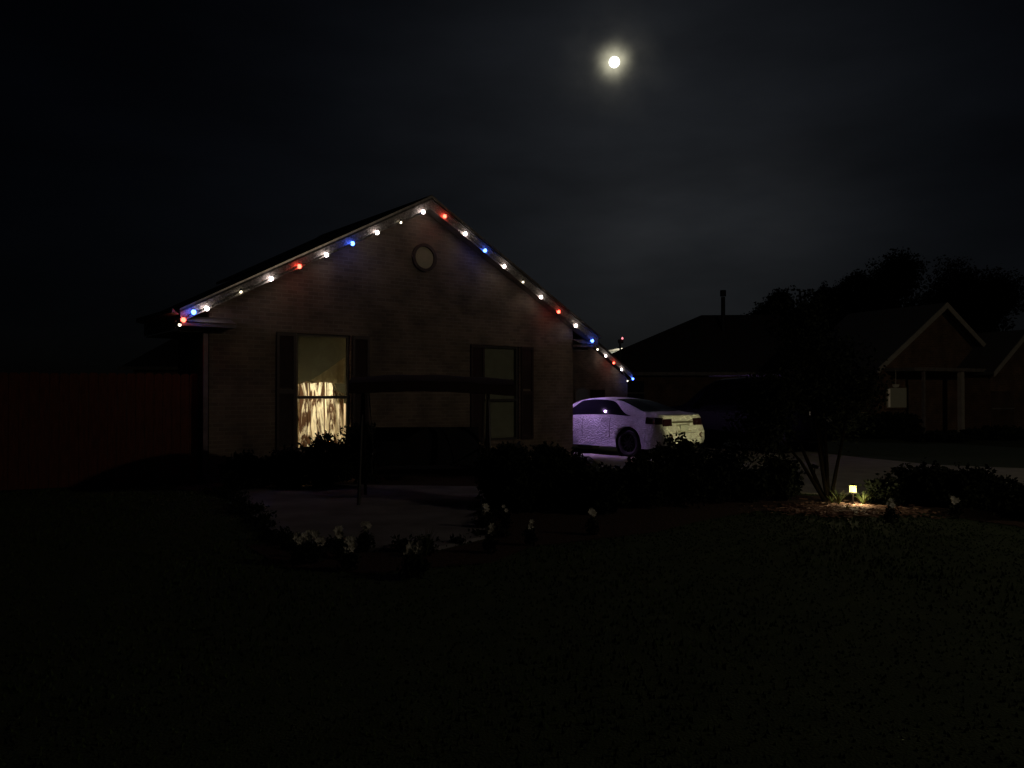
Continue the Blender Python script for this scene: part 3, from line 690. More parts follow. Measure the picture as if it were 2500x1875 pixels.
sed = Car(4.85, 1.85,
          belt=[(0, .98), (.5, 1.0), (1.2, .99), (2.5, .95), (3.5, .93), (4.2, .82), (4.6, .70), (4.85, .58)],
          roof=[(0, 1.02), (.15, 1.055), (.55, 1.075), (.75, 1.11), (1.1, 1.24), (1.5, 1.37), (1.9, 1.435), (2.35, 1.455), (2.8, 1.42), (3.2, 1.27), (3.65, 1.02), (3.8, .96), (4.3, .85), (4.85, .62)],
          wheels=(1.05, 3.85), rt=.335, arch=.395, sill=.22, lean=.58, tap0=.95, tap1=1.75, tap2=2.75, tap3=3.55)
ax = Vector((-.66, .75)).normalized()
CA = math.atan2(ax.y, ax.x)
left = Vector((-ax.y, ax.x))
rw = Vector((2.80, 18.7))                       # left rear wheel on the ground
so = rw - ax * 1.05 - left * (.925)
sedan = thing('parked_car', 'silver sedan parked on the driveway beside the brick house, dew on its paint', 'car', (so.x, so.y, .02), CA)
dress(sed, sedan, PAINT, [(1.0, 3.5)], (.72, 1.72), (2.95, 3.62), (.50, .42, .77, 3.0, 4.6), .70, .22, [1.62, 2.55, 3.45], 3.2, None)
sb = MB(); sed.rearpatch(sb, -.50, .50, .595, .605, .004); sb.build('bumper_seam', UNDER, sedan)
sb = MB(); sed.rearpatch(sb, -.42, .42, .835, .875, .018); sb.build('trunk_garnish', mat('dark_chrome', (.10, .09, .07), .3, .6), sedan)
sb = MB(); sed.rearpatch(sb, -.26, .26, .62, .80, .004); sb.build('plate_recess', mat('plate_recess_paint', (.25, .24, .2), .6, noise=5), sedan)
for s_ in (-1, 1):
    e_ = MB(); e_.lathe([(.035, 0), (.035, .12)], Matrix.Translation((-.0, s_ * .55, .30)) @ Matrix.Rotation(R(90), 4, 'Y'), 12); e_.build('exhaust_pipe', RIM, sedan)
    e_ = MB(); x_ = sed.xin(0, .55)
    for k in range(7):
        t = k / 6; e_.box(x_ - .012, x_ + .03, -.62 * s_ - .035 + .06 * math.sin(t * 3.1) * s_, -.62 * s_ - .015 + .06 * math.sin(t * 3.1) * s_, .60 - .018 * k - .02, .60 - .018 * k)
    e_.build('bumper_reflector', mat('reflector', (.06, .03, .02), .3), sedan)

suv = Car(5.2, 2.0,
          belt=[(0, 1.15), (3.9, 1.13), (4.4, 1.08), (5.2, .98)],
          roof=[(0, 1.22), (.12, 1.55), (.35, 1.90), (.8, 1.98), (2.2, 2.0), (3.0, 1.96), (3.4, 1.75), (3.95, 1.22), (4.5, 1.15), (5.2, 1.02)],
          wheels=(1.12, 4.15), rt=.40, arch=.48, sill=.32, lean=.30, tap0=.1, tap1=.5, tap2=3.1, tap3=3.8)
rw2 = Vector((6.72, 19.9)); so2 = rw2 - ax * 1.12 - left * 1.0
sv = thing('parked_suv', 'large dark sport utility vehicle parked to the right of the silver sedan', 'suv', (so2.x, so2.y, .02), CA)
dress(suv, sv, PAINT_D, [(.35, 3.7)], (.10, .36), (3.05, 3.9), (.22, .78, .98, 3.1, 5.0), .85, .27, [1.70, 2.75, 3.75], 3.5, None)
MB().box(.5, 3.2, .70, .74, 2.00, 2.05).build('roof_rack', RACK, sv); MB().box(.5, 3.2, -.74, -.70, 2.00, 2.05).build('roof_rack', RACK, sv)
light('flood_beam', 'SPOT', 215, (.66, .40, 1.0), (.15, 0, -.02), fl, .02, rot=(0, 0, 0), spot_size=R(105), spot_blend=.7)
fb = bpy.context.scene.objects['flood_beam']
tgt = Vector((so.x, so.y, .7)) + Vector((ax.x, ax.y, 0)) * 1.2
dl = Matrix.Rotation(-TH, 3, 'Z') @ (tgt - (fl.location)); fb.rotation_euler = dl.to_track_quat('-Z', 'Y').to_euler()

# ------------------------------------------------------------ fence
fs_ = HM @ Vector((-W - .14, .50, 0)); 
fence = thing('wooden_fence', 'reddish wooden privacy fence running left from the brick house', 'fence', fs_, R(39.1 + 180 - 14))
pk = MB(); x = 0.0; i = 0
while x < 7.5:
    h = 1.92 + random.uniform(-.012, .012); pk.prism([(x, .03), (x + .135, .03), (x + .135, h - .03), (x + .11, h), (x + .025, h), (x, h - .03)], 'y', random.uniform(-.003, .003) - .02, .0); x += .141
pk.build('pickets', WOOD, fence)
for z in (.35, 1.0, 1.65): MB().box(0, 7.5, -.065, -.026, z, z + .09).build('rail', WOOD, fence)
for i in range(4): MB().box(.4 + 2.35 * i, .49 + 2.35 * i, -.16, -.067, 0, 1.9).build('post', WOOD, fence)

# ------------------------------------------------------------ far houses
def gable_house(name, label, loc, rz, hw, ze, zp, depth, m_wall, over=.35):
    t = thing(name, label, 'house', loc, rz); b = MB()
    b.add([(-hw + over, 0, 0), (hw - over, 0, 0), (hw - over, 0, ze), (0, 0, zp - .15), (-hw + over, 0, ze)], [(0, 1, 2, 3, 4)])
    for s_ in (-1, 1): b.add([(s_ * (hw - over), 0, 0), (s_ * (hw - over), depth, 0), (s_ * (hw - over), depth, ze), (s_ * (hw - over), 0, ze)], [(0, 1, 2, 3)])
    b.build('wall', m_wall, t); r_ = MB()
    for s_ in (-1, 1): r_.prism([(0, zp), (s_ * hw, ze), (s_ * hw, ze + .12), (0, zp + .14)], 'y', -.4, depth)
    r_.build('roof', SHINGLE, t)
    for s_ in (-1, 1): MB().prism([(0, zp - .10), (s_ * hw, ze - .10), (s_ * hw, ze + .125), (0, zp + .145)], 'y', -.44, -.402).build('rake_board', mat('cream_trim', (.64, .59, .50), .6, noise=6, col2=(.52, .48, .40)), t)
    return t
TRIM_H = mat('cream_trim', (.64, .59, .50), .6, noise=6, col2=(.52, .48, .40))
# right-hand house with two gables and a porch
rh = gable_house('gabled_house', 'red brick house with steep white edged gables and a lit porch window', P(2291, 957, 32) - Vector((0, 0, 1.6)), R(25), 4.1, 2.38, 5.15, 4.5, BRICK_R)
# second gable, part of the same house
z2p, z2e, h2 = 4.05, 2.3, 2.25; xo2, yo2 = 3.15, -1.4
b = MB(); b.add([(xo2 - h2 + .3, yo2, 0), (xo2 + h2 - .3, yo2, 0), (xo2 + h2 - .3, yo2, z2e), (xo2, yo2, z2p - .12), (xo2 - h2 + .3, yo2, z2e)], [(0, 1, 2, 3, 4)])
b.add([(xo2 - h2 + .3, yo2, 0), (xo2 - h2 + .3, -.01, 0), (xo2 - h2 + .3, -.01, z2e), (xo2 - h2 + .3, yo2, z2e)], [(0, 1, 2, 3)]); b.build('wall', BRICK_R, rh)
b = MB()
for s_ in (-1, 1): b.prism([(xo2, z2p), (xo2 + s_ * h2, z2e), (xo2 + s_ * h2, z2e + .12), (xo2, z2p + .14)], 'y', yo2 - .35, 4)
b.build('roof', SHINGLE, rh)
for s_ in (-1, 1): MB().prism([(xo2, z2p - .09), (xo2 + s_ * h2, z2e - .09), (xo2 + s_ * h2, z2e + .125), (xo2, z2p + .145)], 'y', yo2 - .39, yo2 - .352).build('rake_board', TRIM_H, rh)
RI = (Matrix.Translation(rh.location) @ Matrix.Rotation(R(25), 4, 'Z')).inverted()
def onrh(sx, sy, off):
    n = Vector((-math.sin(R(25)), math.cos(R(25)), 0)); o = rh.location + n * off; d = Vector(((sx - CX) / F, 1, (HY - sy) / F))
    k = (o - Vector((0, 0, 1.6))).dot(n) / d.dot(n); return RI @ (Vector((0, 0, 1.6)) + d * k)
a0 = onrh(2163, 995, -.03); a1 = onrh(2213, 947, -.03)
pw = MB().box(a0.x, a1.x, -.03, -.003, a0.z, a1.z).build('window', mat('dim_window', (.12, .10, .06), .6, emit=(1.0, .85, .5), es=.009, noise=3), rh, 'dimly lit window with a bright curtain edge')
xs_ = onrh(2172, 970, -.03).x; MB().box(xs_ - .08, xs_ + .02, -.045, -.032, a0.z + .02, a1.z - .04).build('curtain_edge', mat('lit_curtain', (.6, .5, .35), .6, emit=(1.0, .80, .52), es=.03), pw)
fr = MB()
for (c0, c1, e0, e1) in ((a0.x - .08, a0.x, a0.z - .07, a1.z + .07), (a1.x, a1.x + .08, a0.z - .07, a1.z + .07), (a0.x, a1.x, a1.z, a1.z + .07), (a0.x, a1.x, a0.z - .07, a0.z)): fr.box(c0, c1, -.06, -.002, e0, e1)
fr.build('window_frame', BRICK_R, pw)
hp = onrh(2187, 941, -.9)
pf = MB(); pf.lathe([(0, -.09), (.10, -.06), (.13, .04), (.0, .05)], Matrix.Translation(hp) , 14); pf.tube([hp, hp + Vector((0, 0, .6))], .008, 5); pf.build('hanging_lantern', mat('lantern_paint', (.3, .27, .2), .6, emit=(1, .8, .5), es=.01), rh)
p0 = onrh(2346, 925, -1.2); MB().box(p0.x - .09, p0.x + .09, -1.29, -1.11, 0, 2.42).build('porch_post', TRIM_H, rh)
p0 = onrh(2255, 925, -1.2); MB().box(p0.x - .05, p0.x + .05, -1.25, -1.15, 0, 2.42).build('porch_post', TRIM_D, rh)
MB().box(onrh(2225, 925, -1.2).x, xo2 - h2 + .25, -1.35, -.01, 2.42, 2.55).build('porch_beam', TRIM_D, rh)
a0 = onrh(2420, 1040, -1.43); a1 = onrh(2474, 955, -1.43)
rwn = MB().box(a0.x, a1.x, -1.44, -1.403, a0.z, a1.z).build('window', mat('dark_pane', (.20, .13, .09), .4, noise=2), rh, 'dark window under the right gable')
MB().box(a0.x, a1.x, -1.46, -1.442, (a0.z + a1.z) / 2 - .03, (a0.z + a1.z) / 2 + .03).build('meeting_rail', TRIM_D, rwn)

# middle neighbour: dark hipped roof behind the cars
mh = thing('neighbour_house', 'dark hip roofed house behind the parked cars with a chimney pipe on its roof', 'house', P(1730, 957, 42) - Vector((0, 0, 1.6)), R(-4))
b = MB(); b.box(-7, 9, 0, 9, 0, 2.65); b.build('wall', BRICK_R, mh)
b = MB(); e = .5
q = [(-7.5 - .4, -e, 2.6), (9 + e, -e, 2.6), (9 + e, 9 + e, 2.6), (-7.5 - .4, 9 + e, 2.6), (.4, 4.5, 6.25), (5.6, 4.5, 6.25)]
b.add(q, [(0, 1, 5, 4), (1, 2, 5), (2, 3, 4, 5), (3, 0, 4), (0, 3, 2, 1)]); b.build('roof', SHINGLE, mh)
MB().box(-7.9, 9.5, -.56, -.504, 2.5, 2.68).build('gutter', TRIM_D, mh)
c_ = P(1766, 725, 45); lc = Matrix.Rotation(R(4), 3, 'Z') @ (c_ - mh.location)
ch = MB().tube([(lc.x, lc.y, 4.6), (lc.x, lc.y, lc.z)], .12, 12); ch.tube([(lc.x, lc.y, lc.z + .05), (lc.x, lc.y, lc.z + .40)], .17, 12); ch.build('chimney', mat('flue_metal', (.10, .11, .11), .5, .4, noise=4), mh)
for xw in (-4, 1.5, 5.5):
    wi = MB().box(xw - .5, xw + .5, -.03, -.003, .9, 2.2).build('window', mat('night_pane', (.03, .03, .035), .15), mh); MB().box(xw - .56, xw + .56, -.06, -.032, 1.52, 1.58).build('meeting_rail', TRIM_D, wi)
# left far house
lh = thing('far_house', 'dark hip roofed house seen past the left corner of the brick house', 'house', P(289, 957, 38) - Vector((0, 0, 1.6)))
MB().box(.5, 10, .5, 8, 0, 2.85).build('wall', BRICK_R, lh)
b = MB(); b.add([(0, 0, 2.8), (10.5, 0, 2.8), (10.5, 8.5, 2.8), (0, 8.5, 2.8), (2.3, 4.2, 5.35), (8.2, 4.2, 5.35)], [(0, 1, 5, 4), (1, 2, 5), (2, 3, 4, 5), (3, 0, 4), (0, 3, 2, 1)]); b.build('roof', SHINGLE, lh)
MB().box(0, 10.5, -.06, -.004, 2.7, 2.86).build('gutter', TRIM_D, lh)
lw = MB().box(1.4, 2.4, .47, .497, .9, 2.2).build('window', MATS['night_pane'], lh); MB().box(1.34, 2.46, .44, .468, 1.52, 1.58).build('meeting_rail', TRIM_D, lw)
# pale lit wall far beyond, seen between the roofs
fh = gable_house('distant_house', 'distant house with pale flood-lit upper wall between the two roofs', P(1514, 957, 95) - Vector((0, 0, 1.6)), 0, 3.2, 6.3, 6.9, 8, mat('pale_stucco', (.62, .64, .56), .9, noise=1.2))
lp = P(1505, 850, 95); light('added_wall_light', 'POINT', 112, (1, .98, .82), (.2, -1.6, 6.4), fh, .1)  # lamp added to brighten the pale wall; no fitting known there
MB().lathe([(.0, .1), (.12, .06), (.12, -.1), (0, -.1)], Matrix.Translation((.2, -1.6, 6.15)), 10).build('added_wall_lamp', GREYMET, fh); MB().tube([(.2, -1.6, 6.1), (.2, -.01, 6.0)], .02, 6).build('added_lamp_bracket', GREYMET, fh)
# pole with small red lamp
ap = P(1514, 957, 40); ap.z = 0
an = thing('antenna_mast', 'thin mast with tiny red lamp rising between the roofs', 'antenna', ap)
zt_ = P(1514, 828, 40).z; MB().tube([(0, 0, 0), (0, 0, zt_ - .15)], .05, 8).build('mast', GREYMET, an)
MB().box(-.10, .16, -.1, .1, zt_ - .2, zt_ - .02).build('lamp_housing', BLACK, an)
MB().lathe([(0, .06), (.05, .0), (.04, -.06), (0, -.06)], Matrix.Translation((.1, -.14, zt_ + .05)), 10).build('lamp', emis('beacon_red', (1, .25, .3), 2.0), an)

# ------------------------------------------------------------ plants
def leaf_mesh(cent, size, seed=0, flat=0.0, asp=.55):
    g = np.random.default_rng(seed); n = len(cent)
    d = g.normal(size=(n, 3)); d /= np.linalg.norm(d, axis=1)[:, None]
    e = g.normal(size=(n, 3)); e -= (e * d).sum(1)[:, None] * d; e /= np.linalg.norm(e, axis=1)[:, None]
    s = size * g.uniform(.6, 1.3, (n, 1))
    a_ = cent - d * s; c_ = cent + d * s; b_ = cent + e * s * asp; d_ = cent - e * s * asp
    return np.stack([a_, b_, c_, d_], 1).reshape(-1, 3).tolist(), np.arange(4 * n).reshape(-1, 4).tolist()
def blob(n, rx, ry, rz, c=(0, 0, 0), seed=0, shell=.55, lump=.22):
    g = np.random.default_rng(seed); d = g.normal(size=(n, 3)); d /= np.linalg.norm(d, axis=1)[:, None]
    ph = g.uniform(0, 6, 6)
    r_ = 1 + lump * (np.sin(d[:, 0] * 4.1 + ph[0]) * np.sin(d[:, 1] * 3.7 + ph[1]) + .7 * np.sin(d[:, 2] * 6 + ph[2] + d[:, 0] * 5) + .4 * np.sin(d[:, 0] * 11 + ph[3]) * np.sin(d[:, 2] * 9 + ph[4]))
    rad = (shell + (1 - shell) * g.random(n)) ** .8
    return d * (r_ * rad)[:, None] * np.array([rx, ry, rz]) + np.array(c)
def mesh_from(name, v, f, m, parent=None):
    me = bpy.data.meshes.new(name); me.from_pydata(v, [], f); me.materials.append(m); o = bpy.data.objects.new(name, me); C.objects.link(o)
    if parent: o.parent = parent
    return o
SEED = [100]
def bush(loc, rx, ry, h, label, n=3200, leaf=.035, m=None, cat='shrub', group=None, name='shrub'):
    SEED[0] += 1; sd_ = SEED[0]
    t = thing(name, label, cat, (loc[0], loc[1], .0), random.uniform(0, 6), group)
    c = blob(n, rx, ry, h * .5, (0, 0, h * .5), sd_); c = np.concatenate([c, blob(n // 3, rx * .85, ry * .85, h * .45, (0, 0, h * .47), sd_ + 500, .1, .1)])
    # sprigs standing out of the outline
    g = np.random.default_rng(sd_); 
    for k in range(26):
        d = g.normal(size=3); d[2] = abs(d[2]) + .4; d /= np.linalg.norm(d); p0 = d * np.array([rx, ry, h * .5]) * .9 + np.array([0, 0, h * .5])
        c = np.concatenate([c, p0 + d * np.linspace(0, .13, 7)[:, None] + g.normal(size=(7, 3)) * .012])
    c = c[c[:, 2] > .02]
    v, f = leaf_mesh(c, leaf, sd_); mesh_from('foliage', v, f, m or LEAF_D, t)
    st = MB()
    for k in range(7):
        a_ = k * .9; r_ = min(rx, ry) * .6; st.tube([(0.04 * math.cos(a_), .04 * math.sin(a_), 0), (.3 * r_ * math.cos(a_), .3 * r_ * math.sin(a_), h * .35), (r_ * math.cos(a_), r_ * math.sin(a_), h * .7)], [.016, .012, .006], 5)
    st.build('stem', BARK, t); return t
def tree(loc, trunk_h, crown, label, r0=.25, group='trees behind the houses', leaf=.16, n=2600, m=None, name='tree'):
    SEED[0] += 1; sd_ = SEED[0]; g = np.random.default_rng(sd_)
    t = thing(name, label, 'tree', loc, 0, group)
    tr = MB(); tr.tube([(0, 0, 0), (.05, .02, trunk_h * .5), (-.04, .05, trunk_h), (0, 0, trunk_h + crown[2])], [r0, r0 * .8, r0 * .6, r0 * .15], 9)
    cs = []
    for k in range(9):
        a_ = k * 2.4 + g.uniform(-.3, .3); rr_ = g.uniform(.35, .72); zz = trunk_h + crown[2] * (.25 + 1.5 * ((k * .37) % 1)); ex = (crown[0] * rr_ * math.cos(a_), crown[1] * rr_ * math.sin(a_), zz)
        tr.tube([(0, 0, trunk_h * .8 + .1 * k), (ex[0] * .5, ex[1] * .5, (trunk_h + zz) / 2 + .2), ex], [r0 * .4, r0 * .25, r0 * .08], 6)
        s_ = g.uniform(.38, .55); cs.append(blob(n // 9, crown[0] * s_, crown[1] * s_, crown[2] * s_, ex, sd_ * 10 + k, .2, .14))
    cs.append(blob(n // 3, crown[0] * .7, crown[1] * .7, crown[2] * .8, (0, 0, trunk_h + crown[2]), sd_ * 10 + 11, .2, .18))
    tr.build('trunk', BARK, t); v, f = leaf_mesh(np.concatenate(cs), leaf, sd_); mesh_from('crown', v, f, m or LEAF_D, t); return t

# trees behind: (sx, sy of crown top, distance, half width px)
for (sx, top, Y, hwp, lb) in (
        (1880, 705, 55, 60, 'small rounded tree just right of the chimney pipe'),
        (1985, 690, 52, 75, 'low dark tree between the small rounded one and the tallest'),
        (2060, 655, 54, 80, 'dark tree leaning against the left flank of the tallest crown'),
        (2165, 602, 50, 95, 'tallest dark tree with a rounded double top behind the gabled house'),
        (2290, 630, 53, 110, 'broad dark tree straight behind the peak of the gabled house'),
        (2395, 655, 50, 100, 'dark tree behind the right end of the gabled house'),
        (1800, 770, 50, 60, 'low tree masking the right end of the dark hip roof'),):
    p = P(sx, 957, Y); top_z = 1.6 + (HY - top) / F * Y; cw = hwp / F * Y; chh = min(top_z * .36, cw * 1.25)
    tree((p.x, p.y, 0), top_z - 2 * chh, (cw, cw, chh * .95), lb, r0=.22, n=16000, leaf=.10)
# leafy understory filling below crowns, each a separate tree
for (sx, top, Y, hwp, lb) in ((1905, 800, 46, 75, 'bushy understory tree above the dark vehicle'), (2040, 775, 45, 90, 'wide understory tree left of the gabled house'), (2125, 735, 47, 80, 'dark understory tree touching the left gable slope')):
    p = P(sx, 957, Y); top_z = 1.6 + (HY - top) / F * Y; cw = hwp / F * Y
    tree((p.x, p.y, 0), .9, (cw, cw, (top_z - .9) / 2), lb, r0=.14, n=12000, leaf=.09)

# crape myrtle by the driveway: several thin trunks
cm = thing('ornamental_tree', 'slim multi-trunked tree beside the garden lantern', 'tree', G(2022, 1225))
g = np.random.default_rng(5); ends = []
for (x1, y1, z1, x2, z2) in ((-.36, .1, .8, -.85, 1.6), (-.20, -.1, .95, -.42, 2.2), (.0, .12, 1.0, -.05, 2.1), (.16, -.05, .8, .30, 1.7), (-.06, .2, 1.1, -.25, 2.5), (-.45, -.12, .6, -1.0, 1.2)):
    pts = [(x1 * .12, y1 * .2, 0), (x1 * .55, y1 * .5, z1 * .5), (x1, y1, z1), (x2, y1 * 2, z2)]
    MB().tube(pts, [.034, .028, .022, .010], 8).build('trunk', BARK, cm); ends.append(pts[-1])
    for k in range(3):
        q = (min(x2 + g.uniform(-.3, .3), .30), y1 * 2 + g.uniform(-.35, .35), z2 + g.uniform(-.5, .4))
        ends.append(q)
cs = [blob(700, .40, .42, .42, e_, 300 + i, .15, .3) for i, e_ in enumerate(ends)]
v, f = leaf_mesh(np.concatenate(cs), .032, 9); mesh_from('crown', v, f, LEAF_D, cm)

# shrubs: photo place of the base and top, distance
SH = [
    (1655, 1068, 10.9, .47, 'round shrub in front of the silver sedan rear bumper'),
    (1825, 1150, 11.3, .33, 'low shrub filling the gap left of the thin trunks'),
    (1745, 1108, 11.2, .36, 'shrub just right of the round one before the sedan bumper'),
    (1560, 1128, 10.7, .34, 'low shrub below the rear wheel of the silver sedan'),
    (1470, 1150, 10.2, .36, 'low dark shrub in front of the pale driveway strip left of the sedan wheel'),
    (1378, 1110, 10.6, .42, 'shrub before the right corner of the brick house'),
    (1285, 1122, 10.4, .42, 'shrub right of the garden swing, under the blinded window'),
    (1225, 1098, 10.9, .34, 'shrub touching the right leg of the garden swing'),
    (1905, 1122, 11.4, .27, 'small shrub between the round hedge and the thin trunks'),
    (2265, 1140, 11.0, .48, 'large dark shrub right of the garden lantern'),
    (2165, 1172, 10.9, .26, 'small shrub directly right of the lit garden lantern'),
    (2372, 1146, 10.7, .34, 'low shrub between the two large shrubs at right'),
    (2480, 1180, 9.8, .52, 'large shrub at the right edge of the bed'),
]
for (sx, top, Y, r_, lb) in SH:
    p = P(sx, 957, Y); h = 1.6 - (top - HY) / F * Y
    bush((p.x, p.y), r_, r_ * .95, h, lb, group='shrubs in the curved bed')
for (sx, top, Y, r_, lb) in ((600, 1112, 12.5, .38, 'shrub against the brick wall near the left downspout'), (705, 1100, 12.75, .36, 'shrub against the wall left of the lit window'), (795, 1066, 12.9, .42, 'shrub covering the sill of the lit window'),
                            (888, 1040, 13.4, .40, 'taller shrub between the lit window and the garden swing'), (965, 1075, 14.0, .42, 'shrub behind the seat of the garden swing'), (1060, 1085, 14.8, .42, 'shrub behind the middle of the swing, against the wall'),
                            (1150, 1080, 15.6, .42, 'shrub under the blinded window, left side'), (1245, 1090, 16.4, .42, 'shrub under the blinded window, right side'), (1335, 1090, 17.3, .40, 'last wall shrub before the driveway corner')):
    p = P(sx, 957, Y); h = 1.6 - (top - HY) / F * Y
    bush((p.x, p.y), r_, r_ * .9, h, lb, group='shrubs along the house wall')
# front lawn shrubs of the gabled house
for (sx, top, Y, r_, lb) in ((2190, 1010, 26, .8, 'dark shrub below the lit porch window'), (2290, 1060, 25, .9, 'low shrub in front of the porch'), (2440, 1045, 26, 1.0, 'shrub below the dark window of the right gable'), (2080, 1010, 27, 1.3, 'wide shrub left of the porch window'), (1960, 1020, 30, 1.3, 'wide shrub behind the tail of the dark vehicle')):
    p = P(sx, 957, Y); bush((p.x, p.y), r_, r_ * .9, 1.6 - (top - HY) / F * Y, lb, n=2600, leaf=.07, group='shrubs before the gabled house')

def flowers(sx, sy, wpx, label, nb=9, h=None):
    """low plant with white blossoms; sx, sy: photo place of the blossom cluster"""
    SEED[0] += 1; g = np.random.default_rng(SEED[0])
    Y = (1.6 - .24) * F / (sy - HY); hh = .24 if h is None else h
    if h is not None: Y = (1.6 - h) * F / (sy - HY)
    r_ = wpx / F * Y / 2; t = thing('flowering_plant', label, 'flowers', ((sx - CX) / F * Y, Y, 0), 0, 'white flowers round the patio bed')
    st = MB(); pe = MB(); lc = []
    for k in range(nb):
        a_ = g.uniform(0, 6.28); q = r_ * math.sqrt(g.random()); x, y, z = q * math.cos(a_), q * math.sin(a_) * .7, hh + g.uniform(-.05, .05)
        st.tube([(x * .2, y * .2, 0), (x * .7, y * .7, z * .6), (x, y, z)], .003, 4)
        nrm = Vector((g.uniform(-.5, .5), -1, g.uniform(.1, 1))).normalized(); M = Matrix.Translation((x, y, z)) @ nrm.to_track_quat('Z', 'Y').to_matrix().to_4x4()
        pr = g.uniform(.022, .040)
        for i in range(6):
            A = M @ Matrix.Rotation(i * math.pi / 3, 4, 'Z'); pe.add([A @ Vector(p) for p in ((0, 0, 0), (pr * .6, pr * .38, pr * .25), (pr * 1.15, 0, pr * .2), (pr * .6, -pr * .38, pr * .25))], [(0, 1, 2, 3)])
    st.build('stem', LEAF, t); pe.build('blossom', PETAL, t)
    c = blob(260, r_ * 1.15 + .05, r_ + .05, hh * .45, (0, 0, hh * .42), SEED[0] + 900, .2, .2); v, f = leaf_mesh(c, .022, SEED[0]); mesh_from('foliage', v, f, LEAF_D, t)
for a_ in ((733, 1316, 20, 'leftmost small white flower cluster at the patio edge', 8), (768, 1312, 46, 'wide faint white flower cluster at the near patio edge', 16),
           (830, 1304, 18, 'small white flower cluster left of the tallest white one', 9), (853, 1328, 24, 'brightest tall white flower cluster at the near patio edge', 22),
           (893, 1288, 20, 'white flower cluster nearest the patio centre', 9), (998, 1345, 16, 'small white flower cluster left of the spiky plant', 6),
           (1022, 1340, 24, 'slanted white flower cluster at the foot of the spiky plant', 13), (1183, 1243, 12, 'small white flower cluster at the right patio edge', 6),
           (1198, 1292, 12, 'pinkish white flower cluster below the right patio edge', 6), (1294, 1276, 9, 'lone white blossom right of the patio', 3),
           (1446, 1254, 14, 'faint white blossoms under the low shrubs of the bed', 5), (1234, 1240, 8, 'tiny white blossom beside the swing shrub', 2),
           (1262, 1083, 12, 'white blossoms below the blinded window', 4)):
    flowers(*a_) if a_[1] > 1100 else flowers(*a_, h=.62)
flowers(2328, 1220, 14, 'white blossoms beside the large shrub right of the lantern', 5)
flowers(2172, 1228, 18, 'pale flowers between lantern and the large shrub', 7)
gc = []; g = np.random.default_rng(77)
edge = PATIO[3:] + [PATIO[0]]
for i in range(len(edge) - 1):
    p0 = np.array(edge[i]); p1 = np.array(edge[i + 1]); L_ = np.linalg.norm(p1 - p0)
    for k in range(int(L_ / .16) + 1):
        q = p0 + (p1 - p0) * g.random() + g.normal(size=2) * .09; h_ = g.uniform(.05, .16)
        gc.append(blob(90, g.uniform(.08, .2), g.uniform(.08, .2), h_ * .6, (q[0], q[1], h_ * .5), int(g.integers(1e6)), .2, .3))
gc = np.concatenate(gc); gc = gc[gc[:, 2] > .012]; v, f = leaf_mesh(gc, .024, 78); o = mesh_from('ground_cover', v, f, LEAF_D)
o['label'] = 'ragged low ground cover creeping over the patio edges'; o['category'] = 'ground cover'; kind(o, 'stuff')
# spiky plant
def spiky(loc, n, h, label, m, sp=.5, wd=.006, cat='plant', name='spiky_plant'):
    SEED[0] += 1; g = np.random.default_rng(SEED[0]); b = MB()
    for k in range(n):
        a_ = g.uniform(0, 6.28); l = h * g.uniform(.7, 1.1); o_ = l * sp * g.uniform(.2, 1); w_ = wd
        c_, s_ = math.cos(a_), math.sin(a_); prev = None
        for i in range(6):
            t = i / 5; r_ = o_ * t ** 1.6; z = l * (t - .25 * sp * t * t); ww = w_ * (1 - t) + .0008
            q = [(r_ * c_ - ww * s_, r_ * s_ + ww * c_, z), (r_ * c_ + ww * s_, r_ * s_ - ww * c_, z)]
            o = len(b.v); b.v += q
            if prev is not None: b.f.append((prev, prev + 1, o + 1, o))
            prev = o
    ob = b.build(name, m); ob.location = loc; return tag(ob, label, cat)
Ys = 1.6 * F / (1360 - HY)
spiky(((1040 - CX) / F * Ys, Ys, 0), 46, .30, 'spiky thin-leaved plant at the near patio edge', LEAF_Y, .6)

# ------------------------------------------------------------ garden lantern, its plants
gl = G(2081, 1232)
lan = thing('garden_lantern', 'small square glowing lantern in the mulch bed', 'garden lantern', gl, R(-24))
MB().tube([(0, 0, 0), (0, 0, .20)], .012, 8).build('stake', DARKMETAL, lan)
MB().box(-.044, .044, -.044, .044, .185, .275).build('lamp_glass', emis('lantern_glow', (1.0, .93, .25), 1.6), lan)
cg = MB()
for sx_ in (-.048, .045):
    for sy_ in (-.048, .045): cg.box(sx_ - .001, sx_ + .003, sy_ - .001, sy_ + .003, .18, .277)
cg.box(-.052, .052, -.052, .052, .172, .1845); cg.build('frame', DARKMETAL, lan)
MB().add([(-.052, -.052, .278), (.052, -.052, .278), (.052, .052, .278), (-.052, .052, .278), (0, 0, .30)], [(0, 1, 4), (1, 2, 4), (2, 3, 4), (3, 0, 4), (0, 3, 2, 1)]).build('cap', DARKMETAL, lan)
light('lantern_light', 'POINT', 4.4, (1.0, .86, .50), (.05, -.22, .16), lan, .03)
def at(sx, sy): g_ = G(sx, sy); return g_
for (sx, sy, n_, h_, lb) in ((2046, 1236, 44, .30, 'yellow-green lily clump left of the glowing lantern'), (2130, 1226, 30, .26, 'drooping grass tuft at the edge of the lantern glow'), (2106, 1236, 40, .27, 'yellow-green lily clump right of the glowing lantern'), (2068, 1244, 22, .10, 'low tuft in front of the glowing lantern'), (2030, 1232, 16, .16, 'thin tuft beside the slim trunks')):
    o = spiky(at(sx, sy), n_, h_, lb, LEAF_Y, .9, .008, 'plant', 'lily_clump'); o['group'] = 'lily clumps round the lantern'
chips = MB(); g = np.random.default_rng(3)
c0 = G(2065, 1247)
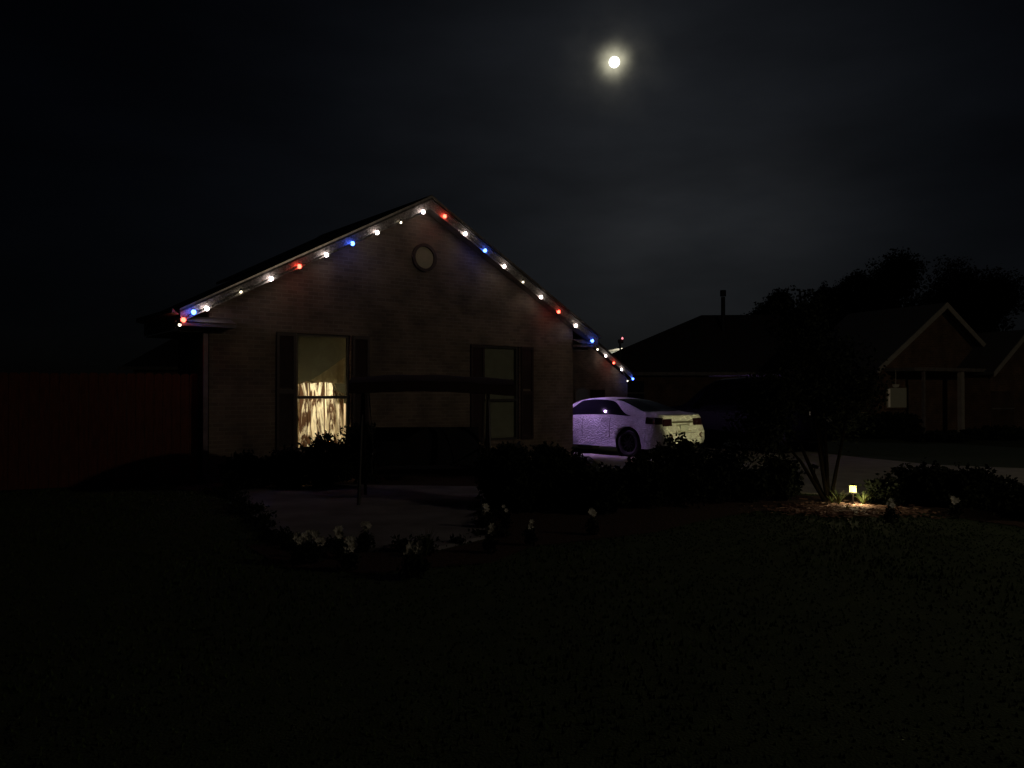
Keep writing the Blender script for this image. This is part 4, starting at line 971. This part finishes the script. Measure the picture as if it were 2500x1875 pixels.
for k in range(1500):
    x = c0.x + g.normal() * .42; y = c0.y + g.normal() * .26; a_ = g.uniform(0, 6.28); M = Matrix.Translation((x, y, .012 + g.random() * .02)) @ Matrix.Rotation(a_, 4, 'Z') @ Matrix.Rotation(g.uniform(-.5, .5), 4, 'X')
    l = g.uniform(.02, .06); chips.box(-l, l, -.010, .010, -.004, .004, M)
ck = chips.build('bark_chips', mat('bark_chip', (.50, .30, .22), .85, noise=9, col2=(.16, .07, .045))); ck['label'] = 'reddish bark chips scattered round the glowing lantern'; ck['category'] = 'bark mulch'; kind(ck, 'stuff')
# landscape spotlight further right, aimed at the sedan's tail (unseen body low in the shrubs)
sp_o = Vector((5.9, 15.0, 0))
spt = thing('landscape_spotlight', 'small ground spotlight beside the driveway aimed at the sedan', 'spotlight', sp_o)
MB().tube([(0, 0, 0), (0, 0, .12)], .01, 6).build('stake', DARKMETAL, spt)
tg = (Vector((so.x, so.y, .85)) - Vector((sp_o.x, sp_o.y, .18))).normalized(); qm = Matrix.Translation((0, 0, .15)) @ tg.to_track_quat('Z', 'Y').to_matrix().to_4x4()
MB().lathe([(0, -.07), (.03, -.07), (.035, .0), (.045, .04), (.04, .04), (.03, .0)], qm, 14).build('lamp_head', DARKMETAL, spt)
sl_ = light('spot_beam', 'SPOT', 640, (1.0, .93, .44), tuple(Vector((0, 0, .16)) + tg * .06), spt, .03, spot_size=R(26), spot_blend=.5)
sl_.rotation_euler = tg.to_track_quat('-Z', 'Y').to_euler()

# ------------------------------------------------------------ street lamp to the right, lighting the gable and lawns
stl = thing('street_lamp', 'tall street lamp by the kerb right of the view', 'street lamp', (16.5, 3.0, 0))
MB().tube([(0, 0, 0), (0, 0, 3), (0, 0, 7.6)], [.09, .07, .05], 12).build('pole', GREYMET, stl)
MB().tube([(0, 0, 7.5), (-.5, .3, 7.9), (-1.2, .8, 7.95)], .035, 8).build('arm', GREYMET, stl)
MB().box(-1.5, -1.0, .62, .98, 7.9, 8.0).build('lamp_head', GREYMET, stl)
light('street_light', 'POINT', 400, (1.0, .84, .62), (-1.25, .8, 7.75), stl, .12)

# ------------------------------------------------------------ moon
import bmesh
bm = bmesh.new(); bmesh.ops.create_uvsphere(bm, u_segments=40, v_segments=24, radius=2000 * 12.2 / F)
me = bpy.data.meshes.new('moon'); bm.to_mesh(me); bm.free(); me.polygons.foreach_set('use_smooth', [True] * len(me.polygons))
me.materials.append(mat('moon_surface', (.5, .5, .5), 1, emit=(1.0, .99, .90), es=3.0)); mo = bpy.data.objects.new('moon', me); C.objects.link(mo)
mo.location = Vector((0, 0, 1.6)) + MOON * 2000; tag(mo, 'bright full moon with pale halo high in the dark sky', 'moon')
